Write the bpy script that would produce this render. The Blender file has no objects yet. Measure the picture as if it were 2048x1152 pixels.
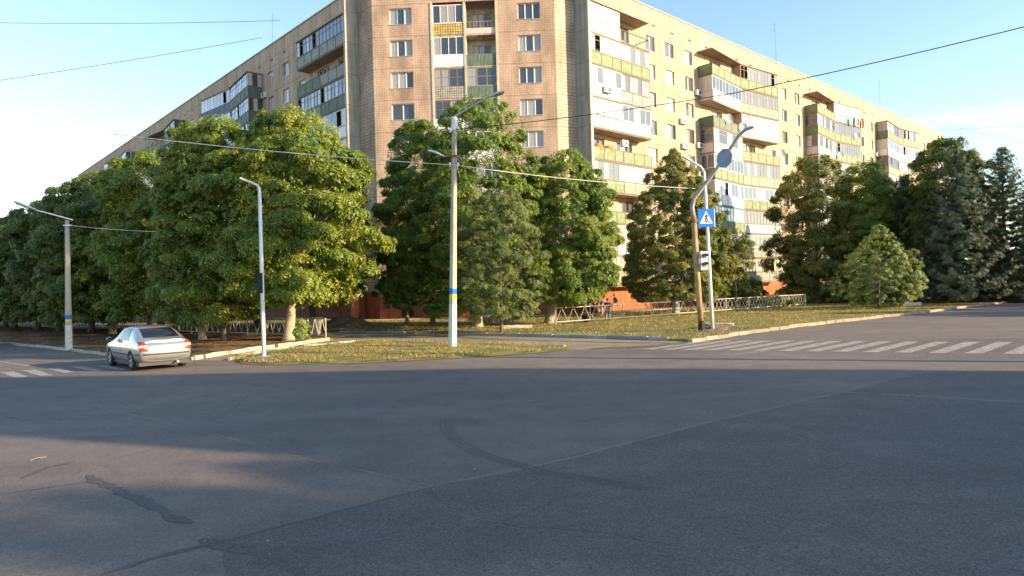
import bpy, bmesh, math, random
import numpy as np
from mathutils import Vector, Matrix
from mathutils.bvhtree import BVHTree
R = math.radians
rng = random.Random(7)
C = bpy.context.scene.collection
scn = bpy.context.scene

# ------------------------------------------------------------------ camera, sky, sun
CAM_H = 2.4; F = 1353.0; ROLL = R(1.62)
ca, sa = math.cos(ROLL), math.sin(ROLL)
cam = bpy.data.cameras.new('camera'); co = bpy.data.objects.new('camera', cam); C.objects.link(co)
cam.sensor_width = 36; cam.lens = 36*F/2048; cam.clip_end = 6000; cam.clip_start = 0.1
co.matrix_world = Matrix(((ca, sa, 0, 0), (0, 0, -1, 0), (-sa, ca, 0, CAM_H), (0, 0, 0, 1)))
scn.camera = co
SUN_EL = R(15.5); SUN = Vector((0.94, -0.34, 0)).normalized()
sun_dir = Vector((SUN.x*math.cos(SUN_EL), SUN.y*math.cos(SUN_EL), math.sin(SUN_EL)))
w = bpy.data.worlds.new('World'); scn.world = w; w.use_nodes = True
nt = w.node_tree; nt.nodes.clear()
sky = nt.nodes.new('ShaderNodeTexSky'); sky.sky_type = 'NISHITA'; sky.sun_disc = False
sky.sun_elevation = SUN_EL; sky.sun_rotation = math.atan2(SUN.x, SUN.y)
sky.air_density = 1.0; sky.dust_density = 0.35; sky.ozone_density = 1.5
bg = nt.nodes.new('ShaderNodeBackground'); bg.inputs[1].default_value = 0.15
wo = nt.nodes.new('ShaderNodeOutputWorld')
# a few low white clouds near the horizon
tc = nt.nodes.new('ShaderNodeTexCoord'); mp = nt.nodes.new('ShaderNodeMapping'); mp.inputs['Scale'].default_value = (1, 1, 3.2)
mp.inputs['Location'].default_value = (0.35, 0.1, 0.02)
nz = nt.nodes.new('ShaderNodeTexNoise'); nz.inputs['Scale'].default_value = 2.2; nz.inputs['Detail'].default_value = 6
cr = nt.nodes.new('ShaderNodeValToRGB'); cr.color_ramp.elements[0].position = .56; cr.color_ramp.elements[1].position = .76
sep = nt.nodes.new('ShaderNodeSeparateXYZ')
lim = nt.nodes.new('ShaderNodeMapRange'); lim.inputs[1].default_value = .12; lim.inputs[2].default_value = .26; lim.inputs[3].default_value = 1; lim.inputs[4].default_value = 0.0
mul = nt.nodes.new('ShaderNodeMath'); mul.operation = 'MULTIPLY'
mx = nt.nodes.new('ShaderNodeMix'); mx.data_type = 'RGBA'; mx.inputs[7].default_value = (5.6, 5.8, 6.2, 1)
L = nt.links.new
L(tc.outputs['Generated'], mp.inputs[0]); L(mp.outputs[0], nz.inputs[0]); L(nz.outputs[0], cr.inputs[0])
L(tc.outputs['Generated'], sep.inputs[0]); L(sep.outputs[2], lim.inputs[0])
L(cr.outputs[0], mul.inputs[0]); L(lim.outputs[0], mul.inputs[1]); L(mul.outputs[0], mx.inputs[0])
L(sky.outputs[0], mx.inputs[6]); L(mx.outputs[2], bg.inputs[0]); L(bg.outputs[0], wo.inputs[0])
sl = bpy.data.lights.new('sun', 'SUN'); sl.energy = 5.0; sl.angle = R(0.55); sl.color = (1, .765, .48)
so = bpy.data.objects.new('sun', sl); C.objects.link(so); so.location = sun_dir*300
so.rotation_euler = sun_dir.to_track_quat('Z', 'Y').to_euler()
vs = scn.view_settings; vs.view_transform = 'Standard'; vs.look = 'None'; vs.exposure = 1.32; vs.gamma = 1; vs.use_curve_mapping = False

# ------------------------------------------------------------------ helpers
def ray(px, py):
    u = (px-1024)/F; v = (577-py)/F
    return u*ca+v*sa, -u*sa+v*ca
def at(px, py, z=0.0):
    rx, rz = ray(px, py); t = (z-CAM_H)/rz
    return Vector((rx*t, t, z))
def atd(px, py, Y):
    rx, rz = ray(px, py); return Vector((rx*Y, Y, CAM_H+rz*Y))
def onl(P, d, px, py):
    r = ray(px, py)[0]
    return (r*P[1]-P[0])/(d[0]-r*d[1])
def ptl(P, d, t): return (P[0]+d[0]*t, P[1]+d[1]*t)

class MB:
    def __init__(s): s.v = []; s.f = []; s.m = []
    def add(s, vs, fs, mi=0):
        n = len(s.v); s.v += [tuple(p) for p in vs]; s.f += [tuple(i+n for i in f) for f in fs]; s.m += [mi]*len(fs); return s
    def box(s, x0, x1, y0, y1, z0, z1, mi=0):
        return s.add([(x0,y0,z0),(x1,y0,z0),(x1,y1,z0),(x0,y1,z0),(x0,y0,z1),(x1,y0,z1),(x1,y1,z1),(x0,y1,z1)],
              [(0,3,2,1),(4,5,6,7),(0,1,5,4),(1,2,6,5),(2,3,7,6),(3,0,4,7)], mi)
    def bar(s, a, b, w, h=None, mi=0, up=Vector((0,0,1))):
        a = Vector(a); b = Vector(b); h = h or w; d = (b-a).normalized()
        if abs(d.dot(up)) > .99: up = Vector((0,1,0))
        x = d.cross(up).normalized()*w/2; y = x.cross(d).normalized()*h/2
        return s.add([a-x-y,a+x-y,a+x+y,a-x+y,b-x-y,b+x-y,b+x+y,b-x+y],
              [(0,3,2,1),(4,5,6,7),(0,1,5,4),(1,2,6,5),(2,3,7,6),(3,0,4,7)], mi)
    def tube(s, pts, rad, n=8, mi=0, caps=True):
        pts = [Vector(p) for p in pts]; k = len(pts)
        if not hasattr(rad, '__len__'): rad = [rad]*k
        vv = []; up = Vector((0,0,1)); prev = None
        for i, p in enumerate(pts):
            d = (pts[min(i+1,k-1)]-pts[max(i-1,0)]).normalized()
            if prev is None:
                x = d.cross(up if abs(d.z) < .9 else Vector((1,0,0))).normalized()
            else:
                x = (prev-d*prev.dot(d)).normalized()
            prev = x; y = d.cross(x)
            for j in range(n):
                a = 2*math.pi*j/n; vv.append(p+(x*math.cos(a)+y*math.sin(a))*rad[i])
        ff = [(i*n+j, i*n+(j+1)%n, (i+1)*n+(j+1)%n, (i+1)*n+j) for i in range(k-1) for j in range(n)]
        if caps: ff += [tuple(reversed(range(n))), tuple(range((k-1)*n, k*n))]
        return s.add(vv, ff, mi)
    def prism(s, poly, z0, z1, mi=0):
        n = len(poly); vv = [(p[0],p[1],z0) for p in poly]+[(p[0],p[1],z1) for p in poly]
        ff = [tuple(reversed(range(n))), tuple(range(n,2*n))]+[(i,(i+1)%n,n+(i+1)%n,n+i) for i in range(n)]
        return s.add(vv, ff, mi)
    def mesh(s, name, mats, smooth=False):
        me = bpy.data.meshes.new(name); me.from_pydata(s.v, [], s.f)
        for m in (mats if isinstance(mats, (list,tuple)) else [mats]): me.materials.append(m)
        me.polygons.foreach_set('material_index', s.m)
        if smooth: me.polygons.foreach_set('use_smooth', [True]*len(s.f))
        me.update(); return me
    def build(s, name, mats, parent=None, loc=(0,0,0), rz=0, smooth=False):
        return inst(name, s.mesh(name, mats, smooth), parent, loc, rz)
def inst(name, me, parent=None, loc=(0,0,0), rz=0):
    o = bpy.data.objects.new(name, me); C.objects.link(o); o.location = loc; o.rotation_euler = (0,0,rz)
    if parent: o.parent = parent
    return o
def tag(o, label, cat, group=None):
    o['label'] = label; o['category'] = cat
    if group: o['group'] = group
    return o
def thing(name, label, cat, loc=(0,0,0), rz=0, group=None):
    return tag(inst(name, None, None, loc, rz), label, cat, group)
def struct(o): o['kind'] = 'structure'; return o
def stuff(o): o['kind'] = 'stuff'; return o
def dup(root, loc, rz, label, group=None):
    r = root.copy(); C.objects.link(r); r.location = loc; r.rotation_euler = (0,0,rz); r['label'] = label
    if group: r['group'] = group
    for ch in list(root.children):
        c = ch.copy(); C.objects.link(c); c.parent = r
        for g in ch.children:
            d = g.copy(); C.objects.link(d); d.parent = c
    return r

# ------------------------------------------------------------------ materials
def mat(name, col, rough=.8, metal=0, spec=.3, noise=None, bump=None, var=None, island=None, streak=None):
    """noise: (scale, amount) tone variation; bump: (scale, strength); var: per-object tone spread; streak: vertical dirt amount"""
    m = bpy.data.materials.new(name); m.use_nodes = True; t = m.node_tree; b = t.nodes['Principled BSDF']
    b.inputs['Roughness'].default_value = rough; b.inputs['Metallic'].default_value = metal; b.inputs['Specular IOR Level'].default_value = spec
    b.inputs['Base Color'].default_value = (*col, 1); N = t.nodes.new; K = t.links.new
    g = N('ShaderNodeNewGeometry'); cur = None
    def scale_by(sock):
        nonlocal cur
        mm = N('ShaderNodeMix'); mm.data_type = 'RGBA'; mm.blend_type = 'MULTIPLY'; mm.inputs[0].default_value = 1
        if cur is None: mm.inputs[6].default_value = (*col, 1)
        else: K(cur, mm.inputs[6])
        K(sock, mm.inputs[7]); cur = mm.outputs[2]
    def mr(sock, lo, hi, a=0., c=1.):
        q = N('ShaderNodeMapRange'); q.inputs[1].default_value = a; q.inputs[2].default_value = c; q.inputs[3].default_value = lo; q.inputs[4].default_value = hi
        K(sock, q.inputs[0]); return q.outputs[0]
    if noise:
        for sc, am in (noise if isinstance(noise, list) else [noise]):
            n = N('ShaderNodeTexNoise'); n.inputs['Scale'].default_value = sc; n.inputs['Detail'].default_value = 5; n.inputs['Roughness'].default_value = .65
            K(g.outputs['Position'], n.inputs[0]); scale_by(mr(n.outputs[0], 1-am, 1+am, .3, .7))
    if streak:
        mpn = N('ShaderNodeMapping'); mpn.inputs['Scale'].default_value = (1.6, 1.6, .12); K(g.outputs['Position'], mpn.inputs[0])
        n = N('ShaderNodeTexNoise'); n.inputs['Scale'].default_value = 2; n.inputs['Detail'].default_value = 6; K(mpn.outputs[0], n.inputs[0])
        scale_by(mr(n.outputs[0], 1-streak, 1+streak*.5, .35, .6))
    if var:
        oi = N('ShaderNodeObjectInfo'); scale_by(mr(oi.outputs['Random'], 1-var, 1+var))
    if island:
        scale_by(mr(g.outputs['Random Per Island'], 1-island, 1+island))
    if cur is not None: K(cur, b.inputs['Base Color'])
    if bump:
        n = N('ShaderNodeTexNoise'); n.inputs['Scale'].default_value = bump[0]; n.inputs['Detail'].default_value = 4; K(g.outputs['Position'], n.inputs[0])
        bp = N('ShaderNodeBump'); bp.inputs['Strength'].default_value = bump[1]; bp.inputs['Distance'].default_value = .02; K(n.outputs[0], bp.inputs['Height']); K(bp.outputs[0], b.inputs['Normal'])
    return m
def tile_mat(name, c1, c2, mortar, bw, bh, ms, offset=0.0, streak=.34):
    m = bpy.data.materials.new(name); m.use_nodes = True; t = m.node_tree; b = t.nodes['Principled BSDF']; N = t.nodes.new; K = t.links.new
    b.inputs['Roughness'].default_value = .6; b.inputs['Specular IOR Level'].default_value = .3
    tc = N('ShaderNodeTexCoord'); sp = N('ShaderNodeSeparateXYZ'); cb = N('ShaderNodeCombineXYZ')
    K(tc.outputs['Object'], sp.inputs[0]); K(sp.outputs[0], cb.inputs[0]); K(sp.outputs[2], cb.inputs[1])
    br = N('ShaderNodeTexBrick'); br.offset = offset; br.inputs['Scale'].default_value = 1; br.inputs['Brick Width'].default_value = bw; br.inputs['Row Height'].default_value = bh
    br.inputs['Mortar Size'].default_value = ms; br.inputs['Mortar Smooth'].default_value = .15; br.inputs['Color1'].default_value = (*c1,1); br.inputs['Color2'].default_value = (*c2,1); br.inputs['Mortar'].default_value = (*mortar,1)
    K(cb.outputs[0], br.inputs[0])
    g = N('ShaderNodeNewGeometry'); mpn = N('ShaderNodeMapping'); mpn.inputs['Scale'].default_value = (.5,.5,.22); K(g.outputs['Position'], mpn.inputs[0])
    n = N('ShaderNodeTexNoise'); n.inputs['Scale'].default_value = 1.5; n.inputs['Detail'].default_value = 7; K(mpn.outputs[0], n.inputs[0])
    q = N('ShaderNodeMapRange'); q.inputs[1].default_value=.35; q.inputs[2].default_value=.65; q.inputs[3].default_value = 1-streak; q.inputs[4].default_value = 1.08; K(n.outputs[0], q.inputs[0])
    mm = N('ShaderNodeMix'); mm.data_type='RGBA'; mm.blend_type='MULTIPLY'; mm.inputs[0].default_value=1; K(br.outputs[0], mm.inputs[6]); K(q.outputs[0], mm.inputs[7]); K(mm.outputs[2], b.inputs['Base Color'])
    bp = N('ShaderNodeBump'); bp.inputs['Strength'].default_value = .5; bp.inputs['Distance'].default_value=.02; bp.invert = True; K(br.outputs['Fac'], bp.inputs['Height']); K(bp.outputs[0], b.inputs['Normal'])
    return m
def rib_mat(name, col, per=.12, dark=.6, cell=False):
    m = bpy.data.materials.new(name); m.use_nodes = True; t = m.node_tree; b = t.nodes['Principled BSDF']; N = t.nodes.new; K = t.links.new
    b.inputs['Roughness'].default_value = .6
    tc = N('ShaderNodeTexCoord'); wv = N('ShaderNodeTexWave'); wv.bands_direction = 'X'; wv.inputs['Scale'].default_value = 1/(per*3.1); K(tc.outputs['Object'], wv.inputs[0])
    fac = wv.outputs['Fac']
    if cell:
        w2 = N('ShaderNodeTexWave'); w2.bands_direction = 'Z'; w2.inputs['Scale'].default_value = 1/(per*3.1); K(tc.outputs['Object'], w2.inputs[0])
        mu = N('ShaderNodeMath'); mu.operation = 'MULTIPLY'; K(wv.outputs['Fac'], mu.inputs[0]); K(w2.outputs['Fac'], mu.inputs[1]); fac = mu.outputs[0]
    n = N('ShaderNodeTexNoise'); n.inputs['Scale'].default_value = 3; n.inputs['Detail'].default_value = 6; g = N('ShaderNodeNewGeometry'); K(g.outputs['Position'], n.inputs[0])
    q = N('ShaderNodeMapRange'); q.inputs[1].default_value=0; q.inputs[2].default_value=.35; q.inputs[3].default_value=dark; q.inputs[4].default_value=1; K(fac, q.inputs[0])
    q2 = N('ShaderNodeMapRange'); q2.inputs[1].default_value=.35; q2.inputs[2].default_value=.7; q2.inputs[3].default_value=.7; q2.inputs[4].default_value=1.15; K(n.outputs[0], q2.inputs[0])
    mu = N('ShaderNodeMath'); mu.operation='MULTIPLY'; K(q.outputs[0], mu.inputs[0]); K(q2.outputs[0], mu.inputs[1])
    mm = N('ShaderNodeMix'); mm.data_type='RGBA'; mm.blend_type='MULTIPLY'; mm.inputs[0].default_value=1; mm.inputs[6].default_value=(*col,1); K(mu.outputs[0], mm.inputs[7]); K(mm.outputs[2], b.inputs['Base Color'])
    bp = N('ShaderNodeBump'); bp.inputs['Strength'].default_value=.6; bp.inputs['Distance'].default_value=.03; K(fac, bp.inputs['Height']); K(bp.outputs[0], b.inputs['Normal'])
    return m
def pane_mat(name, dark, curt, thr):
    m = bpy.data.materials.new(name); m.use_nodes = True; t = m.node_tree; b = t.nodes['Principled BSDF']; N = t.nodes.new; K = t.links.new
    b.inputs['Roughness'].default_value = .35; b.inputs['Coat Weight'].default_value = 1; b.inputs['Coat Roughness'].default_value = .02; b.inputs['Coat IOR'].default_value = 1.6
    oi = N('ShaderNodeObjectInfo'); cp = N('ShaderNodeMath'); cp.operation = 'GREATER_THAN'; cp.inputs[1].default_value = thr; K(oi.outputs['Random'], cp.inputs[0])
    tc = N('ShaderNodeTexCoord'); wv = N('ShaderNodeTexWave'); wv.bands_direction='X'; wv.inputs['Scale'].default_value = 2.2; wv.inputs['Distortion'].default_value = 3; wv.inputs['Detail'].default_value = 2; K(tc.outputs['Object'], wv.inputs[0])
    q = N('ShaderNodeMapRange'); q.inputs[3].default_value=.55; q.inputs[4].default_value=1.0; K(wv.outputs['Fac'], q.inputs[0])  # shade of the curtain folds is painted into the pane colour
    mm = N('ShaderNodeMix'); mm.data_type='RGBA'; mm.blend_type='MULTIPLY'; mm.inputs[0].default_value=1; mm.inputs[6].default_value=(*curt,1); K(q.outputs[0], mm.inputs[7])
    m2 = N('ShaderNodeMix'); m2.data_type='RGBA'; K(cp.outputs[0], m2.inputs[0]); m2.inputs[6].default_value=(*dark,1); K(mm.outputs[2], m2.inputs[7]); K(m2.outputs[2], b.inputs['Base Color'])
    return m
def leaf_mat(name, c1, c2, c3, p3=.06, trans=.3, sc=.5):
    m = bpy.data.materials.new(name); m.use_nodes = True; t = m.node_tree; t.nodes.clear(); N = t.nodes.new; K = t.links.new
    o = N('ShaderNodeOutputMaterial'); pb = N('ShaderNodeBsdfPrincipled'); pb.inputs['Roughness'].default_value=.5; pb.inputs['Specular IOR Level'].default_value=.35
    tr = N('ShaderNodeBsdfTranslucent'); ms = N('ShaderNodeMixShader'); ms.inputs[0].default_value = trans
    g = N('ShaderNodeNewGeometry'); n = N('ShaderNodeTexNoise'); n.inputs['Scale'].default_value = sc; n.inputs['Detail'].default_value = 3; K(g.outputs['Position'], n.inputs[0])
    ad = N('ShaderNodeMath'); ad.operation='MULTIPLY_ADD'; K(g.outputs['Random Per Island'], ad.inputs[0]); ad.inputs[1].default_value=.6; K(n.outputs[0], ad.inputs[2])
    rp = N('ShaderNodeValToRGB'); e = rp.color_ramp.elements; e[0].position=.45; e[0].color=(*c1,1); e[1].position=.95; e[1].color=(*c2,1)
    e2 = rp.color_ramp.elements.new(1.02-p3*.5 if p3 < .04 else 1.0-p3*.5); e2.color = (*c3,1)
    K(ad.outputs[0], rp.inputs[0]); K(rp.outputs[0], pb.inputs['Base Color'])
    br = N('ShaderNodeMix'); br.data_type='RGBA'; br.blend_type='MULTIPLY'; br.inputs[0].default_value=1; br.inputs[7].default_value=(1.5,1.5,.6,1); K(rp.outputs[0], br.inputs[6]); K(br.outputs[2], tr.inputs[0])
    K(pb.outputs[0], ms.inputs[1]); K(tr.outputs[0], ms.inputs[2]); K(ms.outputs[0], o.inputs[0])
    return m
M = {}
M['wall'] = mat('stucco', (.46,.335,.235), .9, noise=[(.35,.12),(6,.07)], streak=.24, var=.03, bump=(30,.2))
M['joint'] = mat('joint', (.33,.24,.19), .95)
M['concrete'] = mat('concrete', (.33,.30,.25), .9, noise=[(.8,.16),(9,.1)], streak=.2, bump=(20,.3))
M['conc_light'] = mat('pale_concrete', (.50,.46,.38), .9, noise=[(1.2,.16),(12,.12)], bump=(15,.3))
M['kerb'] = mat('kerb_stone', (.27,.225,.16), .9, noise=[(1.2,.2),(14,.14)], var=.14, bump=(18,.4))
M['kerb_white'] = mat('whitewashed_kerb', (.42,.37,.27), .9, noise=[(1.2,.16),(14,.16)], var=.1, bump=(18,.4))
M['kerb_grey'] = mat('grey_kerb', (.27,.27,.26), .9, noise=[(1.2,.2),(14,.14)], var=.12, bump=(18,.4))
M['tile'] = tile_mat('facade_tile', (.55,.39,.285), (.49,.345,.245), (.31,.215,.155), .225, .20, .013)
M['tile_stag'] = tile_mat('facade_tile_staggered', (.54,.38,.27), (.46,.32,.225), (.29,.2,.145), .225, .20, .013, offset=.5, streak=.42)
M['tile_band'] = tile_mat('facade_tile_band', (.50,.38,.27), (.44,.33,.24), (.19,.14,.10), 1.1, .27, .02, offset=.5, streak=.42)
M['plinth'] = mat('orange_plinth', (.36,.110,.048), .85, noise=[(.7,.16),(7,.1)], streak=.25, bump=(16,.3))
M['slab'] = mat('balcony_slab', (.42,.35,.27), .9, noise=[(1.5,.2)], streak=.25)
M['canopy'] = mat('canopy', (.30,.23,.19), .8, noise=(3,.2))
M['rust'] = mat('rust', (.22,.10,.05), .8, noise=(4,.4))
M['rail'] = mat('rail_paint', (.15,.125,.095), .8, noise=(4,.3))
M['green'] = rib_mat('green_parapet', (.20,.26,.13)); M['green2'] = rib_mat('dark_green_parapet', (.12,.175,.12))
M['grey'] = rib_mat('grey_parapet', (.30,.31,.27)); M['cream'] = rib_mat('cream_parapet', (.42,.40,.24)); M['yellow'] = rib_mat('yellow_relief', (.62,.44,.13), .22, .5, True)
M['egg'] = rib_mat('cellular_relief', (.46,.42,.34), .2, .45, True); M['corr'] = rib_mat('corrugated', (.55,.62,.60), .2, .75)
M['white'] = mat('white_panel', (.74,.73,.70), .45, noise=(1.5,.05)); M['beige'] = mat('beige_panel', (.52,.40,.30), .7, noise=(2,.1)); M['navy'] = mat('navy_panel', (.07,.09,.16), .5)
M['teal'] = mat('teal_panel', (.16,.36,.36), .6, noise=(2,.15)); M['pinkw'] = mat('pink_white_panel', (.62,.50,.46), .6, noise=(2,.06))
M['fr_white'] = mat('white_frame', (.75,.75,.73), .4); M['fr_brown'] = mat('brown_frame', (.20,.14,.11), .7, var=.3); M['fr_old'] = mat('old_white_frame', (.27,.245,.20), .7, var=.2)
M['fr_teal'] = mat('teal_frame', (.05,.42,.5), .5); M['fr_orange'] = mat('orange_frame', (.45,.17,.06), .6)
M['pane'] = pane_mat('pane', (.035,.04,.05), (.40,.37,.34), .58)
M['pane_pale'] = pane_mat('pale_pane', (.07,.08,.09), (.62,.58,.5), .3)
M['asphalt'] = None
M['metal'] = mat('galvanised', (.55,.56,.58), .35, .6, noise=(5,.1)); M['whitepaint'] = mat('white_paint', (.70,.70,.72), .4, noise=(3,.05))
M['blackm'] = mat('black', (.02,.02,.022), .5); M['rubber'] = mat('rubber', (.025,.025,.027), .8)
M['bark'] = mat('bark', (.13,.105,.08), .95, noise=[(3,.3),(20,.25)], bump=(12,.9)); M['bark_pale'] = mat('pale_bark', (.33,.28,.2), .95, noise=[(3,.3),(20,.25)], bump=(12,.9))
M['whitewash'] = mat('whitewash', (.6,.57,.5), .9, noise=(8,.2))
M['fence'] = mat('fence_paint', (.43,.40,.34), .6, noise=(6,.2)); M['fence_dark'] = mat('fence_dark', (.12,.11,.11), .6, noise=(6,.2))
M['wire'] = mat('cable', (.05,.05,.055), .6); M['wire_pale'] = mat('pale_cable', (.60,.58,.52), .5); M['wire_thin'] = mat('thin_cable', (.10,.13,.17), .6)
M['dish'] = mat('dish', (.55,.54,.52), .5)
M['line_flat'] = mat('road_paint_flat', (.47,.44,.41), .8, noise=[(2.5,.14),(30,.22)])
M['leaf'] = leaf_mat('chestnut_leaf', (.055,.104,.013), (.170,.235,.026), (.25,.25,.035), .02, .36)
M['leaf_far'] = leaf_mat('deep_green_shaded_leaf', (.032,.068,.014), (.115,.172,.026), (.16,.17,.03), .02, .34)  # darker than chestnut_leaf, so the left row's shade is partly in the colour
M['leaf_centre'] = leaf_mat('fresh_leaf', (.052,.104,.014), (.140,.225,.026), (.2,.22,.04), .02, .36)
M['leaf_olive'] = leaf_mat('olive_leaf', (.055,.088,.022), (.13,.175,.050), (.18,.19,.06), .04, sc=1.5)
M['leaf_autumn'] = leaf_mat('turning_leaf', (.040,.070,.011), (.165,.200,.030), (.26,.20,.045), .05, .34)
M['leaf_bright'] = leaf_mat('bright_leaf', (.07,.12,.03), (.2,.27,.08), (.3,.32,.12), .05, sc=1.2)
M['needle'] = leaf_mat('blue_spruce_needle', (.030,.058,.034), (.105,.15,.085), (.16,.16,.09), .05, .15, 1.0)
M['needle_dark'] = leaf_mat('spruce_needle', (.024,.050,.020), (.090,.135,.045), (.15,.15,.06), .04, .15, 1.0)

def asphalt_mat(name, base, warm, speck=.22, dust=0.0):
    m = bpy.data.materials.new(name); m.use_nodes = True; t = m.node_tree; b = t.nodes['Principled BSDF']; N = t.nodes.new; K = t.links.new
    b.inputs['Roughness'].default_value = .82; b.inputs['Specular IOR Level'].default_value = .35
    g = N('ShaderNodeNewGeometry')
    def nz(sc, det=5, rough=.6, vec=None):
        n = N('ShaderNodeTexNoise'); n.inputs['Scale'].default_value = sc; n.inputs['Detail'].default_value = det; n.inputs['Roughness'].default_value = rough; K(vec or g.outputs['Position'], n.inputs[0]); return n.outputs[0]
    def mr(s, a, c, lo, hi):
        q = N('ShaderNodeMapRange'); q.inputs[1].default_value=a; q.inputs[2].default_value=c; q.inputs[3].default_value=lo; q.inputs[4].default_value=hi; K(s, q.inputs[0]); return q.outputs[0]
    mm = N('ShaderNodeMix'); mm.data_type='RGBA'; mm.inputs[6].default_value=(*base,1); mm.inputs[7].default_value=(*warm,1); K(mr(nz(.16,7,.6), .38, .62, 0, 1), mm.inputs[0])
    cur = mm.outputs[2]
    mp = N('ShaderNodeMapping'); mp.inputs['Scale'].default_value=(.10,.7,1); mp.inputs['Rotation'].default_value=(0,0,R(25)); K(g.outputs['Position'], mp.inputs[0])
    vo = N('ShaderNodeTexVoronoi'); vo.inputs['Scale'].default_value = 55; K(g.outputs['Position'], vo.inputs[0])
    for s in (mr(nz(1.3,6,.7), .3,.7,.86,1.12), mr(nz(1.0,6,.6,mp.outputs[0]), .3,.7,.86,1.12), mr(nz(90,2,.8), .3,.7,1-speck,1+speck), mr(vo.outputs['Color'], 0, 1, 1-speck*.9, 1+speck*.9), mr(nz(14,4,.75), .3,.75,.88,1.13), mr(nz(34,3,.8), .35,.65,1-speck*.45,1+speck*.45)):
        k = N('ShaderNodeMix'); k.data_type='RGBA'; k.blend_type='MULTIPLY'; k.inputs[0].default_value=1; K(cur,k.inputs[6]); K(s,k.inputs[7]); cur = k.outputs[2]
    dn = N('ShaderNodeTexNoise'); dn.inputs['Scale'].default_value = 1.1; dn.inputs['Detail'].default_value = 6; K(g.outputs['Position'], dn.inputs[0])
    dm = N('ShaderNodeMix'); dm.data_type = 'RGBA'; dm.blend_type = 'ADD'; dm.inputs[0].default_value = .55; K(g.outputs['Position'], dm.inputs[6]); K(dn.outputs['Color'], dm.inputs[7])
    cv = N('ShaderNodeTexVoronoi'); cv.feature = 'DISTANCE_TO_EDGE'; cv.inputs['Scale'].default_value = .42; K(dm.outputs[2], cv.inputs[0])
    crk = mr(cv.outputs['Distance'], 0.0, .010, 1, 0); msk = mr(nz(.22,3,.5,None), .50, .58, 0, .34); mu_ = N('ShaderNodeMath'); mu_.operation = 'MULTIPLY'; K(crk, mu_.inputs[0]); K(msk, mu_.inputs[1])
    inv = N('ShaderNodeMath'); inv.operation = 'SUBTRACT'; inv.inputs[0].default_value = 1; K(mu_.outputs[0], inv.inputs[1])
    for s in (inv.outputs[0], mr(nz(.55,3,.5), .62,.74,1,.84), mr(nz(3.2,4,.6), .64,.72,1,.90), mr(nz(.07,2,.5), .35,.65,.93,1.07)):
        k = N('ShaderNodeMix'); k.data_type='RGBA'; k.blend_type='MULTIPLY'; k.inputs[0].default_value=1; K(cur,k.inputs[6]); K(s,k.inputs[7]); cur = k.outputs[2]
    K(cur, b.inputs['Base Color'])
    bp = N('ShaderNodeBump'); bp.inputs['Strength'].default_value=.55; bp.inputs['Distance'].default_value=.012; K(nz(60,3,.8), bp.inputs['Height']); K(bp.outputs[0], b.inputs['Normal'])
    return m
M['asphalt'] = asphalt_mat('asphalt', (.142,.122,.110), (.178,.150,.124), .3)
M['line'] = mat('road_paint', (.37,.34,.31), .8, noise=[(2.5,.14),(30,.2)])
_t = M['line'].node_tree; _b = _t.nodes['Principled BSDF']; _g = _t.nodes.new('ShaderNodeNewGeometry'); _n = _t.nodes.new('ShaderNodeTexNoise'); _n.inputs['Scale'].default_value = 5; _n.inputs['Detail'].default_value = 9; _n.inputs['Roughness'].default_value = .8
_q = _t.nodes.new('ShaderNodeMapRange'); _q.inputs[1].default_value = .47; _q.inputs[2].default_value = .58; _q.inputs[3].default_value = 0; _q.inputs[4].default_value = .85; _m = _t.nodes.new('ShaderNodeMix'); _m.data_type = 'RGBA'
_t.links.new(_g.outputs['Position'], _n.inputs[0]); _t.links.new(_n.outputs[0], _q.inputs[0]); _t.links.new(_q.outputs[0], _m.inputs[0]); _t.links.new(_b.inputs['Base Color'].links[0].from_socket, _m.inputs[6]); _m.inputs[7].default_value = (.135,.125,.112,1); _t.links.new(_m.outputs[2], _b.inputs['Base Color'])
M['asphalt_patch'] = asphalt_mat('asphalt_patch', (.134,.117,.107), (.158,.137,.117), .22)
M['asphalt_dark'] = asphalt_mat('asphalt_dark', (.108,.095,.089), (.128,.111,.10), .42)
M['tar'] = asphalt_mat('tar_repair', (.088,.079,.074), (.115,.101,.093), .4)
M['seam'] = asphalt_mat('pale_seam', (.165,.144,.126), (.2,.17,.14), .3)
M['tyre_mark'] = asphalt_mat('tyre_mark', (.119,.105,.098), (.135,.119,.106), .15)
M['path'] = asphalt_mat('path_asphalt', (.25,.20,.145), (.33,.265,.185), .2)
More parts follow.
